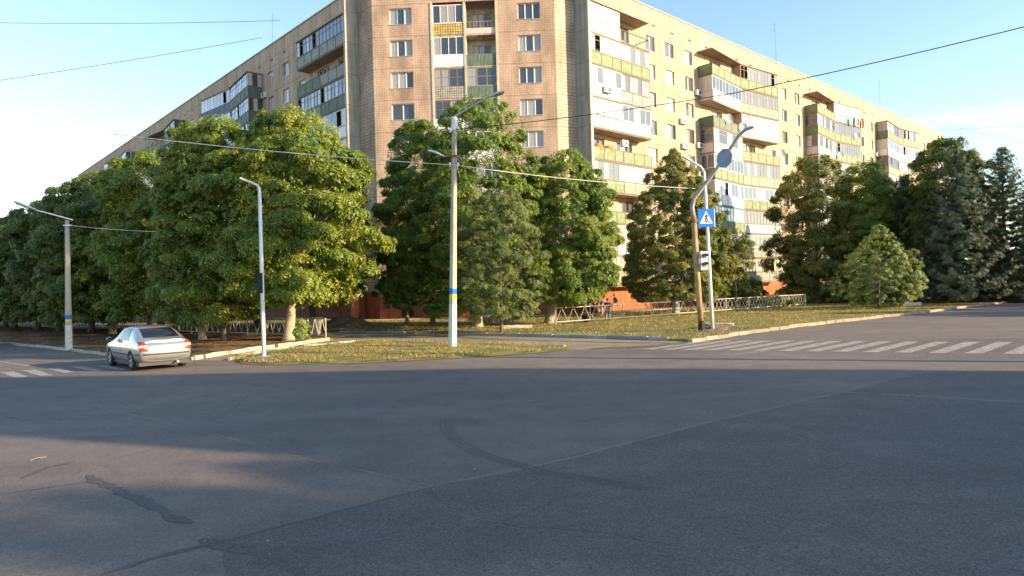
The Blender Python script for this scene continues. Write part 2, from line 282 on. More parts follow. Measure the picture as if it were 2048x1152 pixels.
def ground_mat(name, c1, c2, c3, s1=.35, s2=5):
    m = bpy.data.materials.new(name); m.use_nodes = True; t = m.node_tree; b = t.nodes['Principled BSDF']; N = t.nodes.new; K = t.links.new
    b.inputs['Roughness'].default_value = .95; b.inputs['Specular IOR Level'].default_value = .1
    g = N('ShaderNodeNewGeometry')
    def nz(sc, det=6):
        n = N('ShaderNodeTexNoise'); n.inputs['Scale'].default_value = sc; n.inputs['Detail'].default_value = det; n.inputs['Roughness'].default_value=.7; K(g.outputs['Position'], n.inputs[0]); return n.outputs[0]
    def rp(s, a, c):
        q = N('ShaderNodeMapRange'); q.inputs[1].default_value=a; q.inputs[2].default_value=c; K(s,q.inputs[0]); return q.outputs[0]
    m1 = N('ShaderNodeMix'); m1.data_type='RGBA'; m1.inputs[6].default_value=(*c1,1); m1.inputs[7].default_value=(*c2,1); K(rp(nz(s1),.4,.6), m1.inputs[0])
    m2 = N('ShaderNodeMix'); m2.data_type='RGBA'; K(m1.outputs[2], m2.inputs[6]); m2.inputs[7].default_value=(*c3,1); K(rp(nz(s2*.35),.48,.6), m2.inputs[0])
    m3 = N('ShaderNodeMix'); m3.data_type='RGBA'; m3.blend_type='MULTIPLY'; m3.inputs[0].default_value=1; K(m2.outputs[2],m3.inputs[6])
    q = N('ShaderNodeMapRange'); q.inputs[1].default_value=.3; q.inputs[2].default_value=.7; q.inputs[3].default_value=.7; q.inputs[4].default_value=1.3; K(nz(35,3), q.inputs[0]); K(q.outputs[0], m3.inputs[7]); K(m3.outputs[2], b.inputs['Base Color'])
    bp = N('ShaderNodeBump'); bp.inputs['Strength'].default_value=1; bp.inputs['Distance'].default_value=.05; K(nz(18,4), bp.inputs['Height']); K(bp.outputs[0], b.inputs['Normal'])
    return m
M['lawn'] = ground_mat('dry_lawn', (.185,.175,.060), (.30,.225,.125), (.13,.15,.04))
M['litter'] = ground_mat('leaf_litter', (.20,.12,.07), (.27,.165,.095), (.15,.115,.07))
M['earth'] = ground_mat('earth', (.16,.12,.08), (.2,.15,.1), (.1,.08,.05))
M['dirt'] = ground_mat('dirt', (.19,.15,.105), (.235,.185,.13), (.15,.13,.075))
M['blade'] = leaf_mat('grass_blade', (.17,.18,.045), (.31,.27,.085), (.40,.31,.14), .2, .35, .6)
M['dead'] = leaf_mat('fallen_leaf', (.16,.07,.025), (.30,.15,.05), (.36,.24,.09), .2, .15, 1.0)

# ------------------------------------------------------------------ ground
struct(MB().add([(-900,-500,-.012),(900,-500,-.012),(900,1200,-.012),(-900,1200,-.012)], [(0,1,2,3)]).build('ground', M['earth']))
struct(MB().add([(-260,-60,0),(260,-60,0),(260,260,0),(-260,260,0)], [(0,1,2,3)]).build('road', M['asphalt']))
def sheet(name, pts, z, m): return MB().add([(p[0],p[1],z) for p in pts], [tuple(range(len(pts)))]).build(name, m)
def P(*a): return [at(*q) for q in a]
def ragged(pts, amp=.05, step=.35, seed=1):
    r = random.Random(seed); out = []
    n = len(pts)
    for i in range(n):
        a = Vector(pts[i][:2]); b = Vector(pts[(i+1)%n][:2]); k = max(1, int((b-a).length/step))
        for j in range(k):
            p = a.lerp(b, j/k); out.append((p.x+r.uniform(-amp,amp), p.y+r.uniform(-amp,amp)))
    return out
def ribbon(name, pts, w, z, m, seed=1, amp=.3, step=.25):
    r = random.Random(seed); q = []
    for a, b in zip(pts[:-1], pts[1:]):
        k = max(1, int((b-a).length/step)); q += [a.lerp(b, j/k) for j in range(k)]
    q.append(pts[-1]); v = []; off = 0
    for i, p in enumerate(q):
        d = (q[min(i+1,len(q)-1)]-q[max(i-1,0)]); d = Vector((d.x,d.y)).normalized(); n = Vector((-d.y,d.x)); off = off*.8+r.uniform(-1,1)*w*amp
        ww = w*(.5+r.uniform(-amp,amp)); ww *= min(1, (i+.3)/2, (len(q)-i-.7)/2)
        v += [(p.x+n.x*(off+ww), p.y+n.y*(off+ww), z), (p.x+n.x*(off-ww), p.y+n.y*(off-ww), z)]
    return MB().add(v, [(2*i,2*i+1,2*i+3,2*i+2) for i in range(len(q)-1)]).build(name, m)
# big resurfaced areas in the junction
struct(sheet('asphalt_patch', ragged(P((250,828),(870,973),(1690,783),(1360,762),(700,760)), .05), .0015, M['asphalt_patch']))
struct(sheet('asphalt_patch', ragged([at(440,1085), at(870,975), at(1690,785), at(1860,745), Vector((70,12,0)), Vector((70,-20,0)), Vector((-1.6,-20,0)), Vector((-1.9,4.5,0))], .035, .3, 2), .0022, M['asphalt_dark']))
struct(sheet('asphalt_patch', ragged(P((-250,800),(60,842),(375,782),(250,762),(-200,748)), .05, .4, 3), .0017, M['asphalt_patch']))
for i, (pts, wd, m) in enumerate([
    (P((250,828),(420,868),(640,925),(870,973)), .07, 'seam'), (P((870,973),(1150,915),(1400,850),(1690,783),(1860,737)), .08, 'seam'),
    (P((60,842),(250,828),(375,782)), .08, 'seam'), (P((1360,762),(1500,773),(1700,785),(2060,806)), .09, 'seam'),
    (P((545,765),(600,769),(660,769)), .25, 'seam'), (P((440,1085),(600,1045),(870,975)), .05, 'tar'),
    (P((0,990),(180,965)), .05, 'tar'), (P((1340,866),(1440,876),(1560,892),(1700,905)), .03, 'tar'), (P((-80,815),(60,842)), .06, 'seam')]):
    struct(ribbon('road_seam', pts, wd, .0032+.0001*i, M[m], i+5))
for i, (pts, wd) in enumerate([
    (P((180,950),(250,985),(320,1020),(375,1050)), .14), (P((405,1078),(470,1095),(540,1125),(620,1160),(700,1200)), .16),
    (P((200,1152),(320,1115),(450,1083)), .07), (P((40,960),(100,935),(150,925)), .08)]):
    struct(ribbon('tar_repair', pts, wd, .0045+.0001*i, M['tar'], i+31, .24, .12))
for i, (dx, dy) in enumerate([(0,0),(9,-2),(18,-5),(-30,12)][:3]):
    struct(ribbon('tyre_mark', P((880+dx,842+dy),(884+dx,862+dy),(905+dx,885+dy),(945+dx,908+dy),(1000+dx,926+dy),(1070+dx,945+dy),(1180+dx,962+dy),(1300+dx,985+dy)), .045, .0055+.0002*i, M['tyre_mark'], 60+i, .12, .3))
# grass verges, raised behind kerbs
LAWN_Z = .10
def lawn(name, pts, m, z=LAWN_Z): return struct(MB().prism([(p[0],p[1]) for p in pts], -.01, z).build(name, m))
isl = P((458,722),(520,707),(600,697),(680,690),(745,684),(900,687),(1050,692),(1148,697),(1152,700),(1000,713),(850,721),(700,728),(560,731),(480,729))
def skirted(name, pts, m, z=LAWN_Z, wd=.55):
    q = [Vector((p.x,p.y)) for p in pts]; n = len(q); area = sum(q[i].x*q[(i+1)%n].y-q[(i+1)%n].x*q[i].y for i in range(n)); s_ = 1 if area < 0 else -1; inn = []
    for i in range(n):
        d1 = (q[i]-q[i-1]).normalized(); d2 = (q[(i+1)%n]-q[i]).normalized(); n1 = Vector((d1.y,-d1.x))*s_; n2 = Vector((d2.y,-d2.x))*s_; k = (n1+n2); k = k/max(.5, k.length_squared/2)
        inn.append(q[i]+k*wd)
    c_ = sum(inn, Vector((0,0)))/n; v = [(p.x,p.y,.0) for p in q]+[(p.x,p.y,z) for p in inn]
    return struct(MB().add(v, [tuple(range(n,2*n))]+[(i,(i+1)%n,n+(i+1)%n,n+i) for i in range(n)]).build(name, m))
skirted('grass_island', isl, M['lawn'])
kr = [at(*q) for q in ((1380,686),(1412,682),(1500,668),(1600,655),(1720,641),(1840,628),(1950,614),(2048,603))]
ext = kr[-1]+(kr[-1]-kr[-3]).normalized()*80
lawn_pts = [at(500,661), at(600,664), at(700,667), at(831,669), at(870,668), at(915,671), at(1050,674), at(1230,679), at(1375,684)]+kr[1:]+[ext, Vector((60,190,0)), Vector((-75,190,0)), Vector((-110,150,0))]
lawn('lawn', lawn_pts, M['lawn'])
kl = [at(*q) for q in ((387,721),(300,716),(210,712),(120,701),(60,694),(0,689))]
extl = kl[-1]+(kl[-1]-kl[-3]).normalized()*90
off = Vector((.64,.77,0))
lit = [at(665,681), at(560,696), at(470,708)]+kl+[extl, extl+off*7, at(0,689)+off*9, at(250,664), at(493,672), at(655,676)]
lawn('leaf_litter_ground', lit, M['litter'])
struct(sheet('path', [at(387,721), at(455,722), at(480,729), at(700,728), at(1000,713), at(1152,701), at(1400,684), at(1375,684), at(1230,679), at(915,671), at(831,669), at(600,664), at(500,661), Vector((-110,150,0)), Vector((-115,140,0)), at(0,689)+off*9, at(655,676), at(665,681)], .004, M['path']))
# dusty strips where grass meets the road
for i, (pts, wd, m) in enumerate([([isl[-1], isl[-2], isl[-3], isl[-4], isl[-5], isl[-6]], .28, 'dirt'), (P((1180,699),(1300,693),(1370,688)), .5, 'dirt'), (P((700,672),(850,672),(1000,680),(1200,686),(1350,688)), .25, 'dirt')]):
    struct(ribbon('dust_strip', pts, wd, .013+.001*i, M[m], 80+i, .3, .3))
struct(sheet('bare_earth', ragged(P((1390,668),(1480,662),(1530,660),(1440,675),(1400,680)), .12, .3, 9), LAWN_Z+.004, M['dirt']))
struct(sheet('bare_earth', ragged(P((860,664),(930,660),(1000,666),(935,671),(870,668)), .15, .3, 19), LAWN_Z+.004, M['dirt']))
struct(sheet('bare_earth', ragged(P((500,716),(620,706),(640,712),(540,726),(478,727)), .12, .3, 11), LAWN_Z+.004, M['dirt']))
def kerb(name, pts, m, w=.15, h=.14, ln=1.0, gap=.012, seed=3):
    r = random.Random(seed); root = struct(inst(name, None, None, (pts[0].x, pts[0].y, 0)))
    q = []; acc = [0]
    for a, b in zip(pts[:-1], pts[1:]): acc.append(acc[-1]+(b-a).length)
    def pos(d):
        for i in range(len(pts)-1):
            if d <= acc[i+1]+1e-6: return pts[i].lerp(pts[i+1], (d-acc[i])/(acc[i+1]-acc[i]))
        return pts[-1]
    n = int(acc[-1]/ln); me = MB()
    bmx = bmesh.new(); bmesh.ops.create_cube(bmx, size=1); bmesh.ops.scale(bmx, vec=(ln-gap, w, h), verts=bmx.verts); bmesh.ops.bevel(bmx, geom=bmx.edges[:], offset=.02, segments=1, affect='EDGES')
    me = bpy.data.meshes.new('kerb_stone'); bmx.to_mesh(me); bmx.free(); me.materials.append(m)
    for i in range(n):
        if i > 150: break
        a = pos(i*ln); b = pos((i+1)*ln); d = b-a
        o = inst('kerb_stone', me, root, ((a.x+b.x)/2-pts[0].x, (a.y+b.y)/2-pts[0].y, h/2-.01+r.uniform(-.028,.02)), math.atan2(d.y,d.x)+r.uniform(-.03,.03)); o.rotation_euler.x = r.uniform(-.09,.09); o.rotation_euler.y = r.uniform(-.018,.018)
        o.scale.x = (b-a).length/ln
    return root
kerb('kerb', kr+[kr[-1].lerp(ext,.4)], M['kerb'], .22, .17)
kerb('kerb', [at(915,671), at(1050,674), at(1230,679), at(1378,684)], M['kerb_grey'], .18, .16)
kerb('kerb', [at(680,667), at(831,669)], M['kerb_grey'], .15, .15)
kerb('kerb', [at(387,721), at(470,708), at(560,696), at(665,681)], M['kerb_white'], .14, .18)
kerb('kerb', kl+[kl[-1].lerp(extl,.4)], M['kerb_white'], .14, .14)
kerb('kerb', [isl[0], isl[1], isl[2], isl[3], isl[4]], M['kerb_white'], .12, .14)
kerb('kerb', [at(1095,696), at(1152,699)], M['kerb_grey'], .16, .16, .9)
# painted markings
xs = [1281,1321,1362,1405,1452,1500,1553,1607,1662,1723,1787,1856,1927,2005,2090]
A0, A1 = at(1281,700), at(1927,708); dAB = (A1-A0).normalized(); sd = Vector((.72,.694,0)).normalized()
for i, x in enumerate(xs):
    ra = ray(x, 704)[0]; t = (ra*A0.y-A0.x)/(dAB.x-ra*dAB.y); p = A0+dAB*t
    for k in (0,):
        a = p; b = p+dAB*.46; ln = 4.6 if i > 0 else 4.2
        struct(sheet('crosswalk_stripe', ragged([a, b, b+sd*ln, a+sd*ln], .012, .3, 100+i), .006, M['line']))
for i, q in enumerate([((0,746),(28,744),(56,755),(30,757)), ((43,742),(69,740),(108,752),(82,753.5)), ((93,738.6),(116,737),(149,745),(129,747)), ((142,735),(164,734),(207,742),(187,744)), ((190,733),(210,732),(255,740),(237,741)), ((-60,750),(-25,748),(0,759),(-30,761))]):
    struct(sheet('crosswalk_stripe', ragged(P(*q), .012, .3, 130+i), .006, M['line']))
for i, (a, b, wd) in enumerate([((-60,715),(78,736),.12), ((385,729),(440,729),.12), ((1860,676.5),(2060,677.5),.12), ((1965,651),(2000,648),.12), ((1450,712),(1560,700),.1), ((60,722),(210,726),.1)]):
    struct(ribbon('road_line', [at(*a), at(*b)], wd, .0064, M['line'], 150+i, .08, .5))

# ------------------------------------------------------------------ apartment building
Z0 = 2.4; FH = 2.7; NF = 9; ROOF = Z0+FH*NF+2.35
dc = (.999,-.039); Ac = (0,57.0)
A = ptl(Ac, dc, onl(Ac,dc,748,200)); B = ptl(Ac, dc, onl(Ac,dc,1113,200))
th = R(44); dl = (-math.sin(th), math.cos(th)); L0 = ptl(A, dl, onl(A,dl,718,150))
th = R(62); dr = (math.sin(th), math.cos(th)); R0 = ptl(B, dr, onl(B,dr,1152,150))
wr = (.734,.679); nr = (.679,-.734); wl = (-.679,.734); nl = (-.734,-.679)
bld = thing('apartment_building', 'nine storey panel apartment block with tiled chamfered corner, long balcony wings and orange plinth', 'apartment building', (0,57,0))
BL = Vector((0,57,0))
def rel(x, y, z=0): return (x-BL.x, y-BL.y, z-BL.z)
class Frame:
    def __init__(s, O, ex): s.O = O; s.ex = ex; s.rz = math.atan2(ex[1], ex[0])
    def loc(s, x, y, z): return rel(s.O[0]+s.ex[0]*x-s.ex[1]*y, s.O[1]+s.ex[1]*x+s.ex[0]*y, z)
    def world(s, x, y, z): return Vector((s.O[0]+s.ex[0]*x-s.ex[1]*y, s.O[1]+s.ex[1]*x+s.ex[0]*y, z))
FR = Frame(R0, wr); FL = Frame(L0, (-wl[0], -wl[1])); FC = Frame(A, dc)
wlC = math.hypot(B[0]-A[0], B[1]-A[1])
FCL = Frame(L0, ((A[0]-L0[0])/math.hypot(A[0]-L0[0],A[1]-L0[1]), (A[1]-L0[1])/math.hypot(A[0]-L0[0],A[1]-L0[1]))); wCL = math.hypot(A[0]-L0[0],A[1]-L0[1])
FCR = Frame(B, ((R0[0]-B[0])/math.hypot(R0[0]-B[0],R0[1]-B[1]), (R0[1]-B[1])/math.hypot(R0[0]-B[0],R0[1]-B[1]))); wCR = math.hypot(R0[0]-B[0],R0[1]-B[1])
_pc = {}
def panel_mb(mb, x0, z0, wd, h, holes, g=.012, dep=.2):
    xs_ = sorted({x0+g, x0+wd-g, *[x0+a for a,_,_,_ in holes], *[x0+b for _,b,_,_ in holes]}); zs = sorted({z0+g, z0+h-g, *[z0+c for _,_,c,_ in holes], *[z0+d for _,_,_,d in holes]})
    for i in range(len(xs_)-1):
        for j in range(len(zs)-1):
            cx = (xs_[i]+xs_[i+1])/2-x0; cz = (zs[j]+zs[j+1])/2-z0
            if any(a < cx < b and c < cz < d for a,b,c,d in holes): continue
            mb.add([(xs_[i],0,zs[j]),(xs_[i+1],0,zs[j]),(xs_[i+1],0,zs[j+1]),(xs_[i],0,zs[j+1])], [(0,1,2,3)])
    X0, X1, Z_0, Z_1 = x0+g, x0+wd-g, z0+g, z0+h-g; e = .05
    mb.add([(X0,0,Z_0),(X1,0,Z_0),(X1,0,Z_1),(X0,0,Z_1),(X0,e,Z_0),(X1,e,Z_0),(X1,e,Z_1),(X0,e,Z_1)], [(0,4,5,1),(1,5,6,2),(2,6,7,3),(3,7,4,0)])
    for a,b,c,d in holes:
        a += x0; b += x0; c += z0; d += z0
        mb.add([(a,0,c),(b,0,c),(b,0,d),(a,0,d),(a,dep,c),(b,dep,c),(b,dep,d),(a,dep,d)], [(0,1,5,4),(1,2,6,5),(2,3,7,6),(3,0,4,7)])
def panel(fr, x0, z0, wd, h, holes, m, name='wall_panel'):
    key = (round(wd,3), round(h,3), tuple(holes), m.name)
    if key not in _pc:
        mb = MB(); panel_mb(mb, 0, 0, wd, h, holes); _pc[key] = mb.mesh(name, m)
    return inst(name, _pc[key], bld, fr.loc(x0,0,z0), fr.rz)
_wc = {}
def window(fr, x, z, wd, h, splits, fm='fr_white', pm='pane', y=.14, name='window', transom=None, par=None, sill=True):
    key = (round(wd,3), round(h,3), tuple(splits), fm, transom)
    if key not in _wc:
        mb = MB(); b = .055
        mb.box(0,wd,0,.06,0,b); mb.box(0,wd,0,.06,h-b,h); mb.box(0,b,0,.06,b,h-b); mb.box(wd-b,wd,0,.06,b,h-b)
        edges = [0, *[s*wd for s in splits], wd]
        for e in edges[1:-1]: mb.box(e-.045,e+.045,-.005,.055,b,h-b)
        panes = []
        for a, c in zip(edges[:-1], edges[1:]):
            pw = (c-a)
            zz = [(b, h-b)]
            if transom: mb.box(a+.045, c-.045, -.002,.052,transom*h-.025,transom*h+.025)
            mb2 = MB(); mb2.box(a+.05, c-.05, .03,.04, b, h-b); panes.append(mb2)
        _wc[key] = (mb.mesh(name, M[fm]), [p for p in panes], {})
        sm = MB(); sm.box(-.03, wd+.03, -.19, -.0, -.035, -.0); _wc[key] += (sm.mesh('sill', M['metal']),)
    fme, panes, cache, sm = _wc[key]
    o = inst(name, fme, bld, fr.loc(x,y,z), fr.rz)
    for i, p in enumerate(panes):
        if (i,pm) not in cache: cache[(i,pm)] = p.mesh('pane', M[pm])
        inst('pane', cache[(i,pm)], o)
    if sill: inst('sill', sm, o)
    return o

# balcony segments: plan polyline of (x, depth) from left to right in the wing frame
def balcony(fr, plan, z, par, glz, roof=False, deep=None, single_panes=False, seed=0, sides=True, flat_right=False):
    """par: parapet material per segment; glz: glazing style per segment (None, 'brown','old','white','whitefull','panel')"""
    r = random.Random(seed); X0 = plan[0][0]; Xn = plan[-1][0]
    poly = [(X0,.0)]+[(x,-d) for x,d in plan]+[(Xn,.0)]
    mb = MB(); mb.prism(poly, -.16, 0.0)
    sl_ = mb.build('balcony', M['slab'], bld, fr.loc(0,0,z), fr.rz)
    segs = [((X0,-.02),(X0,-plan[0][1]),par[0],glz[0],True)] if sides else []
    for i in range(len(plan)-1): segs.append(((plan[i][0],-plan[i][1]),(plan[i+1][0],-plan[i+1][1]),par[i],glz[i],False))
    if sides: segs.append(((Xn,-plan[-1][1]),(Xn,-.02),par[-1],glz[-1],True))
    for a, b, pm, gz, side in segs:
        a = Vector((a[0],a[1],0)); b = Vector((b[0],b[1],0)); ln = (b-a).length; d = (b-a)/ln; rz = math.atan2(d.y,d.x)
        loc = (a.x, a.y, 0)
        if pm:
            pb = MB(); pb.box(.02, ln-.02, .0, .05, .03, .98)
            if side: pm2 = pm
            pobj = pb.build('parapet_panel', M[pm], sl_, loc, rz)
        tr = MB(); tr.box(0, ln, -.02, .07, .985, 1.04); tr.box(0, ln, -.03, .0, -.13, .02)
        for k in range(int(ln/1.5)+2):
            xx = min(k*1.5, ln-.05); tr.box(xx, xx+.045, -.025, -.003, .02, .98)
        tr.build('railing', M['rail'] if pm not in ('white','pinkw','navy','beige') else M['fr_old'], sl_, loc, rz)
        if gz:
            fm = {'brown':'fr_brown','old':'fr_old','white':'fr_white','whitefull':'fr_white','panel':'fr_brown','teal':'fr_teal'}[gz]
            step = {'brown':.62,'old':.68,'white':.85,'whitefull':.8,'panel':.8,'teal':.7}[gz]
            n = max(1, round(ln/step)); st = ln/n; z1 = 1.045 if gz != 'whitefull' else 1.0; z2 = 2.50; fb = MB(); t_ = .05
            fb.box(0,ln,0,t_,z1,z1+.06); fb.box(0,ln,0,t_,z2-.06,z2); 
            for k in range(n+1): xx = min(max(k*st-.03,0),ln-.06); fb.box(xx,xx+.055,-.004,t_-.004,z1+.06,z2-.06)
            if gz in ('brown','old'): fb.box(0,ln,.004,t_+.002,z2-.50,z2-.46)
            fb.build('glazing_frame', M[fm], sl_, loc, rz)
            pms = 'pane_pale' if gz in ('old','panel') else 'pane'
            pl = MB()
            for k in range(n):
                if gz == 'panel' and k % 4 != 1: m_ = 'white'
                else: m_ = pms
                if r.random() < .07 and not side and gz != 'panel': continue
                if single_panes or gz == 'panel':
                    q = MB(); q.box(k*st+.03,(k+1)*st-.03,.02,.03,z1+.06,z2-.06); q.build('pane', M[m_], sl_, loc, rz)
                else: pl.box(k*st+.03,(k+1)*st-.03,.02,.03,z1+.06,z2-.06, 0 if r.random() < .55 else 1)
            if pl.v: stuff(pl.build('pane', [M['pane'], M['pane_pale']], sl_, loc, rz))
    if roof:
        mb = MB(); pr = [(X0-.1,.0)]+[(x,-d-.12) for x,d in plan]+[(Xn+.1,.0)]; mb.prism(pr, 2.52, 2.60)
        mb.build('canopy', M['canopy'], sl_)
    return sl_
def back_openings(w0):
    return (w0+.5, w0+2.0, .9, 2.3), (w0+2.0, w0+2.75, .08, 2.3)

# stacks, in wing distance t from the corner
PER = 25.4
def stack_starts(first): return [first+PER*i for i in range(4)]
pars = ['green','green','green','grey','cream','white','green','corr','pinkw']; glzs = ['old','old','white','brown','old','white',None]
# per-floor lists 9 -> 1 for the single stacks by the corner
R1 = {9:(('white','fr'),('panel',None)), 8:(('green','green'),('old','old')), 7:(('white','egg'),('white','brown')), 6:(('corr','corr'),('panel','white')), 5:(('green','green'),(None,None)),
      4:(('green','cream'),('old','old')), 3:(('green','cream'),(None,None)), 2:(('white','white'),('white','white')), 1:(('cream','cream'),('old','old'))}
L1 = {9:(('grey','grey'),('brown','brown')), 8:(('grey','green2'),(None,None)), 7:(('green2','grey'),('brown','brown')), 6:(('white','white'),('white','white')), 5:(('white','white'),('white','white')),
      4:(('white','grey'),('white','brown')), 3:(('grey','grey'),('brown','old')), 2:(('grey','grey'),('old',None)), 1:(('grey','grey'),('old','old'))}
def wing(fr, sgn, single, first, tot, seed):
    r = random.Random(seed)
    X = lambda t: sgn*t
    def seg(t0, t1): return (min(X(t0),X(t1)), abs(t1-t0))
    lower = MB()
    def put_panel(t0, t1, z, h, holes, fl):
        x0, wd = seg(t0, t1)
        if sgn < 0: holes = [(wd-b, wd-a, c, d) for a,b,c,d in holes]
        holes = tuple((round(a,3),round(b,3),c,d) for a,b,c,d in holes)
        if sgn < 0 and fl and fl <= 4: panel_mb(lower, x0, z, wd, h, holes)
        else: panel(fr, x0, z, wd, h, holes, M['wall'])
        return [(x0+a, b-a, z+c, d-c) for a,b,c,d in holes]
    # segments
    segs = [('single', 0, 9.2), ('win', 9.2, 12.2, 10.9), ('win', 12.2, 15.6, 14.1 if sgn > 0 else 14.56), ('win', 15.6, first, 17.5 if sgn > 0 else 18.35)]
    s = first
    while s < tot-4:
        segs += [('half', s, s+7.3, 0), ('half', s+7.3, min(s+14.6,tot), 1)]
        if s+14.6 >= tot: break
        c = s+14.6
        segs += [('win', c, c+3.6, c+1.6), ('win', c+3.6, c+7.2, c+4.9), ('win', c+7.2, s+PER, c+8.6)]
        s += PER
    for fl in range(1, NF+1):
        z = Z0+FH*(fl-1)
        for sg in segs:
            t0, t1 = sg[1], sg[2]
            if sg[0] == 'win':
                c = sg[3]-t0; hl = put_panel(t0, t1, z, FH, [(c-.72, c+.72, .85, 2.3)], fl)
                for x, wd, zz, h in hl:
                    window(fr, x, zz, wd, h, r.choice([(.5,),(.38,),(.62,),(.33,.67)]), r.choice(['fr_white','fr_white','fr_old','fr_white']), r.choice(['pane','pane_pale']))
            elif sg[0] == 'single':
                g = single[fl][1]; holes = [back_openings(.8)[0], back_openings(.8)[1], back_openings(4.8)[0], back_openings(4.8)[1]]
                hl = put_panel(t0, t1, z, FH, holes, fl)
                for k,(x, wd, zz, h) in enumerate(hl):
                    if fl in (9,8,5,3) or g[0] is None: window(fr, x, zz, wd, h, (.5,) if wd > 1 else (), 'fr_orange' if fl == 3 else 'fr_white', 'pane', name='balcony_window', sill=False)
            else:
                holes = [back_openings(1.8)[0], back_openings(1.8)[1]]
                hl = put_panel(t0, t1, z, FH, holes if t1-t0 > 6 else [], fl)
                for x, wd, zz, h in hl:
                    window(fr, x, zz, wd, h, (.5,) if wd > 1 else (), 'fr_white', 'pane', name='balcony_window', sill=False)
    if lower.v: stuff(lower.build('wall_panel', M['wall'], bld, fr.loc(0,0,0), fr.rz))
    # attic band with vent slots
    t = 0; zt = Z0+FH*NF
    while t < tot-.1:
        t1 = min(t+6.35, tot); x0, wd = seg(t, t1); panel(fr, x0, zt, wd, .95, (), M['wall']); panel(fr, x0, zt+.95, wd, 1.4, (), M['wall']); t = t1
    x0, wd = seg(0, tot)
    MB().box(x0-.02, x0+wd+.1, -.09, .25, ROOF, ROOF+.10).build('roof_edge', M['conc_light'], bld, fr.loc(0,0,0), fr.rz)
    vm = MB().box(-.3,.3,-.012,.0,-.09,.09).mesh('vent_slot', M['blackm'])
    t = 2.0
    while t < tot: inst('vent_slot', vm, bld, fr.loc(X(t), -.002, zt+.72), fr.rz); t += 3.17
    # backing wall, plinth
    MB().box(x0, x0+wd, .3, 12.0, 0.0, ROOF-.05).build('wall', M['joint'], bld, fr.loc(0,0,0), fr.rz)
    MB().box(x0, x0+wd, -.06, .25, 0, Z0-.01).build('plinth', M['plinth'], bld, fr.loc(0,0,0), fr.rz)
    MB().box(x0, x0+wd, -.13, -.0, Z0-.07, Z0+.02).build('plinth_ledge', M['conc_light'], bld, fr.loc(0,0,0), fr.rz)
    # single stack by the corner, closed off by a concrete fin
    D = 1.35 if sgn > 0 else 1.2; t0, t1 = (.30, 8.75) if sgn > 0 else (.22, 9.4)
    for fl in range(1, NF+1):
        z = Z0+FH*(fl-1); (p0, p1), (g0, g1) = single[fl]
        if p1 == 'fr': p1 = None
        mid = (t0+t1)/2
        plan = [(X(t0),D),(X(mid),D),(X(t1),D)]
        pl_, gl_ = [p0,p1],[g0,g1]
        if sgn < 0: plan = plan[::-1]; pl_ = pl_[::-1]; gl_ = gl_[::-1]
        balcony(fr, plan, z, pl_, gl_, roof=(fl == 9), single_panes=(sgn > 0 or fl > 4), seed=seed*10+fl)
    # double zigzag stacks
    for si, s in enumerate([first+PER*i for i in range(4)]):
        for fl in range(1, NF+1):
            z = Z0+FH*(fl-1); e = min(s+14.6, tot-.1)
            if e-s < 3: continue
            mid = (s+e)/2
            plan = [(X(s),1.6),(X(mid),.85),(X(e),1.6)] if e-s > 10 else [(X(s),1.6),(X(e),1.3)]
            a = r.choice(pars if sgn > 0 else pars+['grey','green2','teal']); b = a if r.random() < .6 else r.choice(pars)
            g0 = r.choice(glzs); g1 = r.choice(glzs)
            if sgn > 0 and si == 0:
                T = {9:('green','green',None,'old'), 8:('pinkw','cream','white','brown'), 7:('green2','white',None,'panel'), 6:('pinkw','green','old',None), 5:('green','cream','white','old'), 4:('white','green','white','white'), 3:('green','corr','teal','brown'), 2:('grey','grey','white','white'), 1:('grey','grey','brown','brown')}[fl]; a,b,g0,g1 = T
            if sgn > 0 and si == 1:
                T = {9:('green','teal',None,'white'), 8:('green','green','old','old'), 7:('pinkw','green','old','old'), 6:('green','green','white','old')}.get(fl, (a,b,g0,g1)); a,b,g0,g1 = T
            if sgn < 0 and si == 0:
                T = {9:('green2','navy','brown','white'), 8:('green2','navy','brown','white'), 7:('grey','white','old','white')}.get(fl, (a,b,g0,g1)); a,b,g0,g1 = T
            pl_, gl_ = [a,b],[g0,g1]
            if sgn < 0: plan = plan[::-1]; pl_ = pl_[::-1]; gl_ = gl_[::-1]
            if len(plan) == 2: pl_, gl_ = pl_[:1], gl_[:1]
            balcony(fr, plan, z, pl_, gl_, roof=(fl == 9), seed=seed*100+si*10+fl)
        # full-height divider in the middle of the double stack
        e = min(s+14.6, tot-.1)
        if e-s > 10:
            x = X((s+e)/2); MB().box(x-.05,x+.05,-.84,.0,Z0,Z0+FH*NF-.1).build('divider_wall', M['wall'], bld, fr.loc(0,0,0), fr.rz)
wing(FR, 1, R1, 19.3, 105.0, 3)
wing(FL, -1, L1, 20.4, 117.0, 5)
# fins at the corner
for fr, sx, dd in ((FR, 1, 1.5), (FL, -1, 1.28)):
    mb = MB(); x0, x1 = (.0,.26) if sx > 0 else (-.2,.0)
    for fl in range(NF+1):
        z0 = 0 if fl == 0 else Z0+FH*(fl-1); z1 = Z0 if fl == 0 else z0+FH
        MB().box(x0, x1, -dd, .3, z0+.01, z1-.01).build('corner_fin_panel', M['plinth'] if fl == 0 else M['concrete'], bld, fr.loc(0,0,0), fr.rz)
    MB().box(x0, x1, -dd, .3, Z0+FH*NF+.01, ROOF).build('corner_fin_panel', M['concrete'], bld, fr.loc(0,0,0), fr.rz)
    xp = x1+.05 if sx > 0 else x0-.06
    MB().tube([(xp,-dd+.06,.2),(xp,-dd+.06,Z0+FH*NF)], .05).build('drain_pipe', M['whitepaint'], bld, fr.loc(0,0,0), fr.rz)
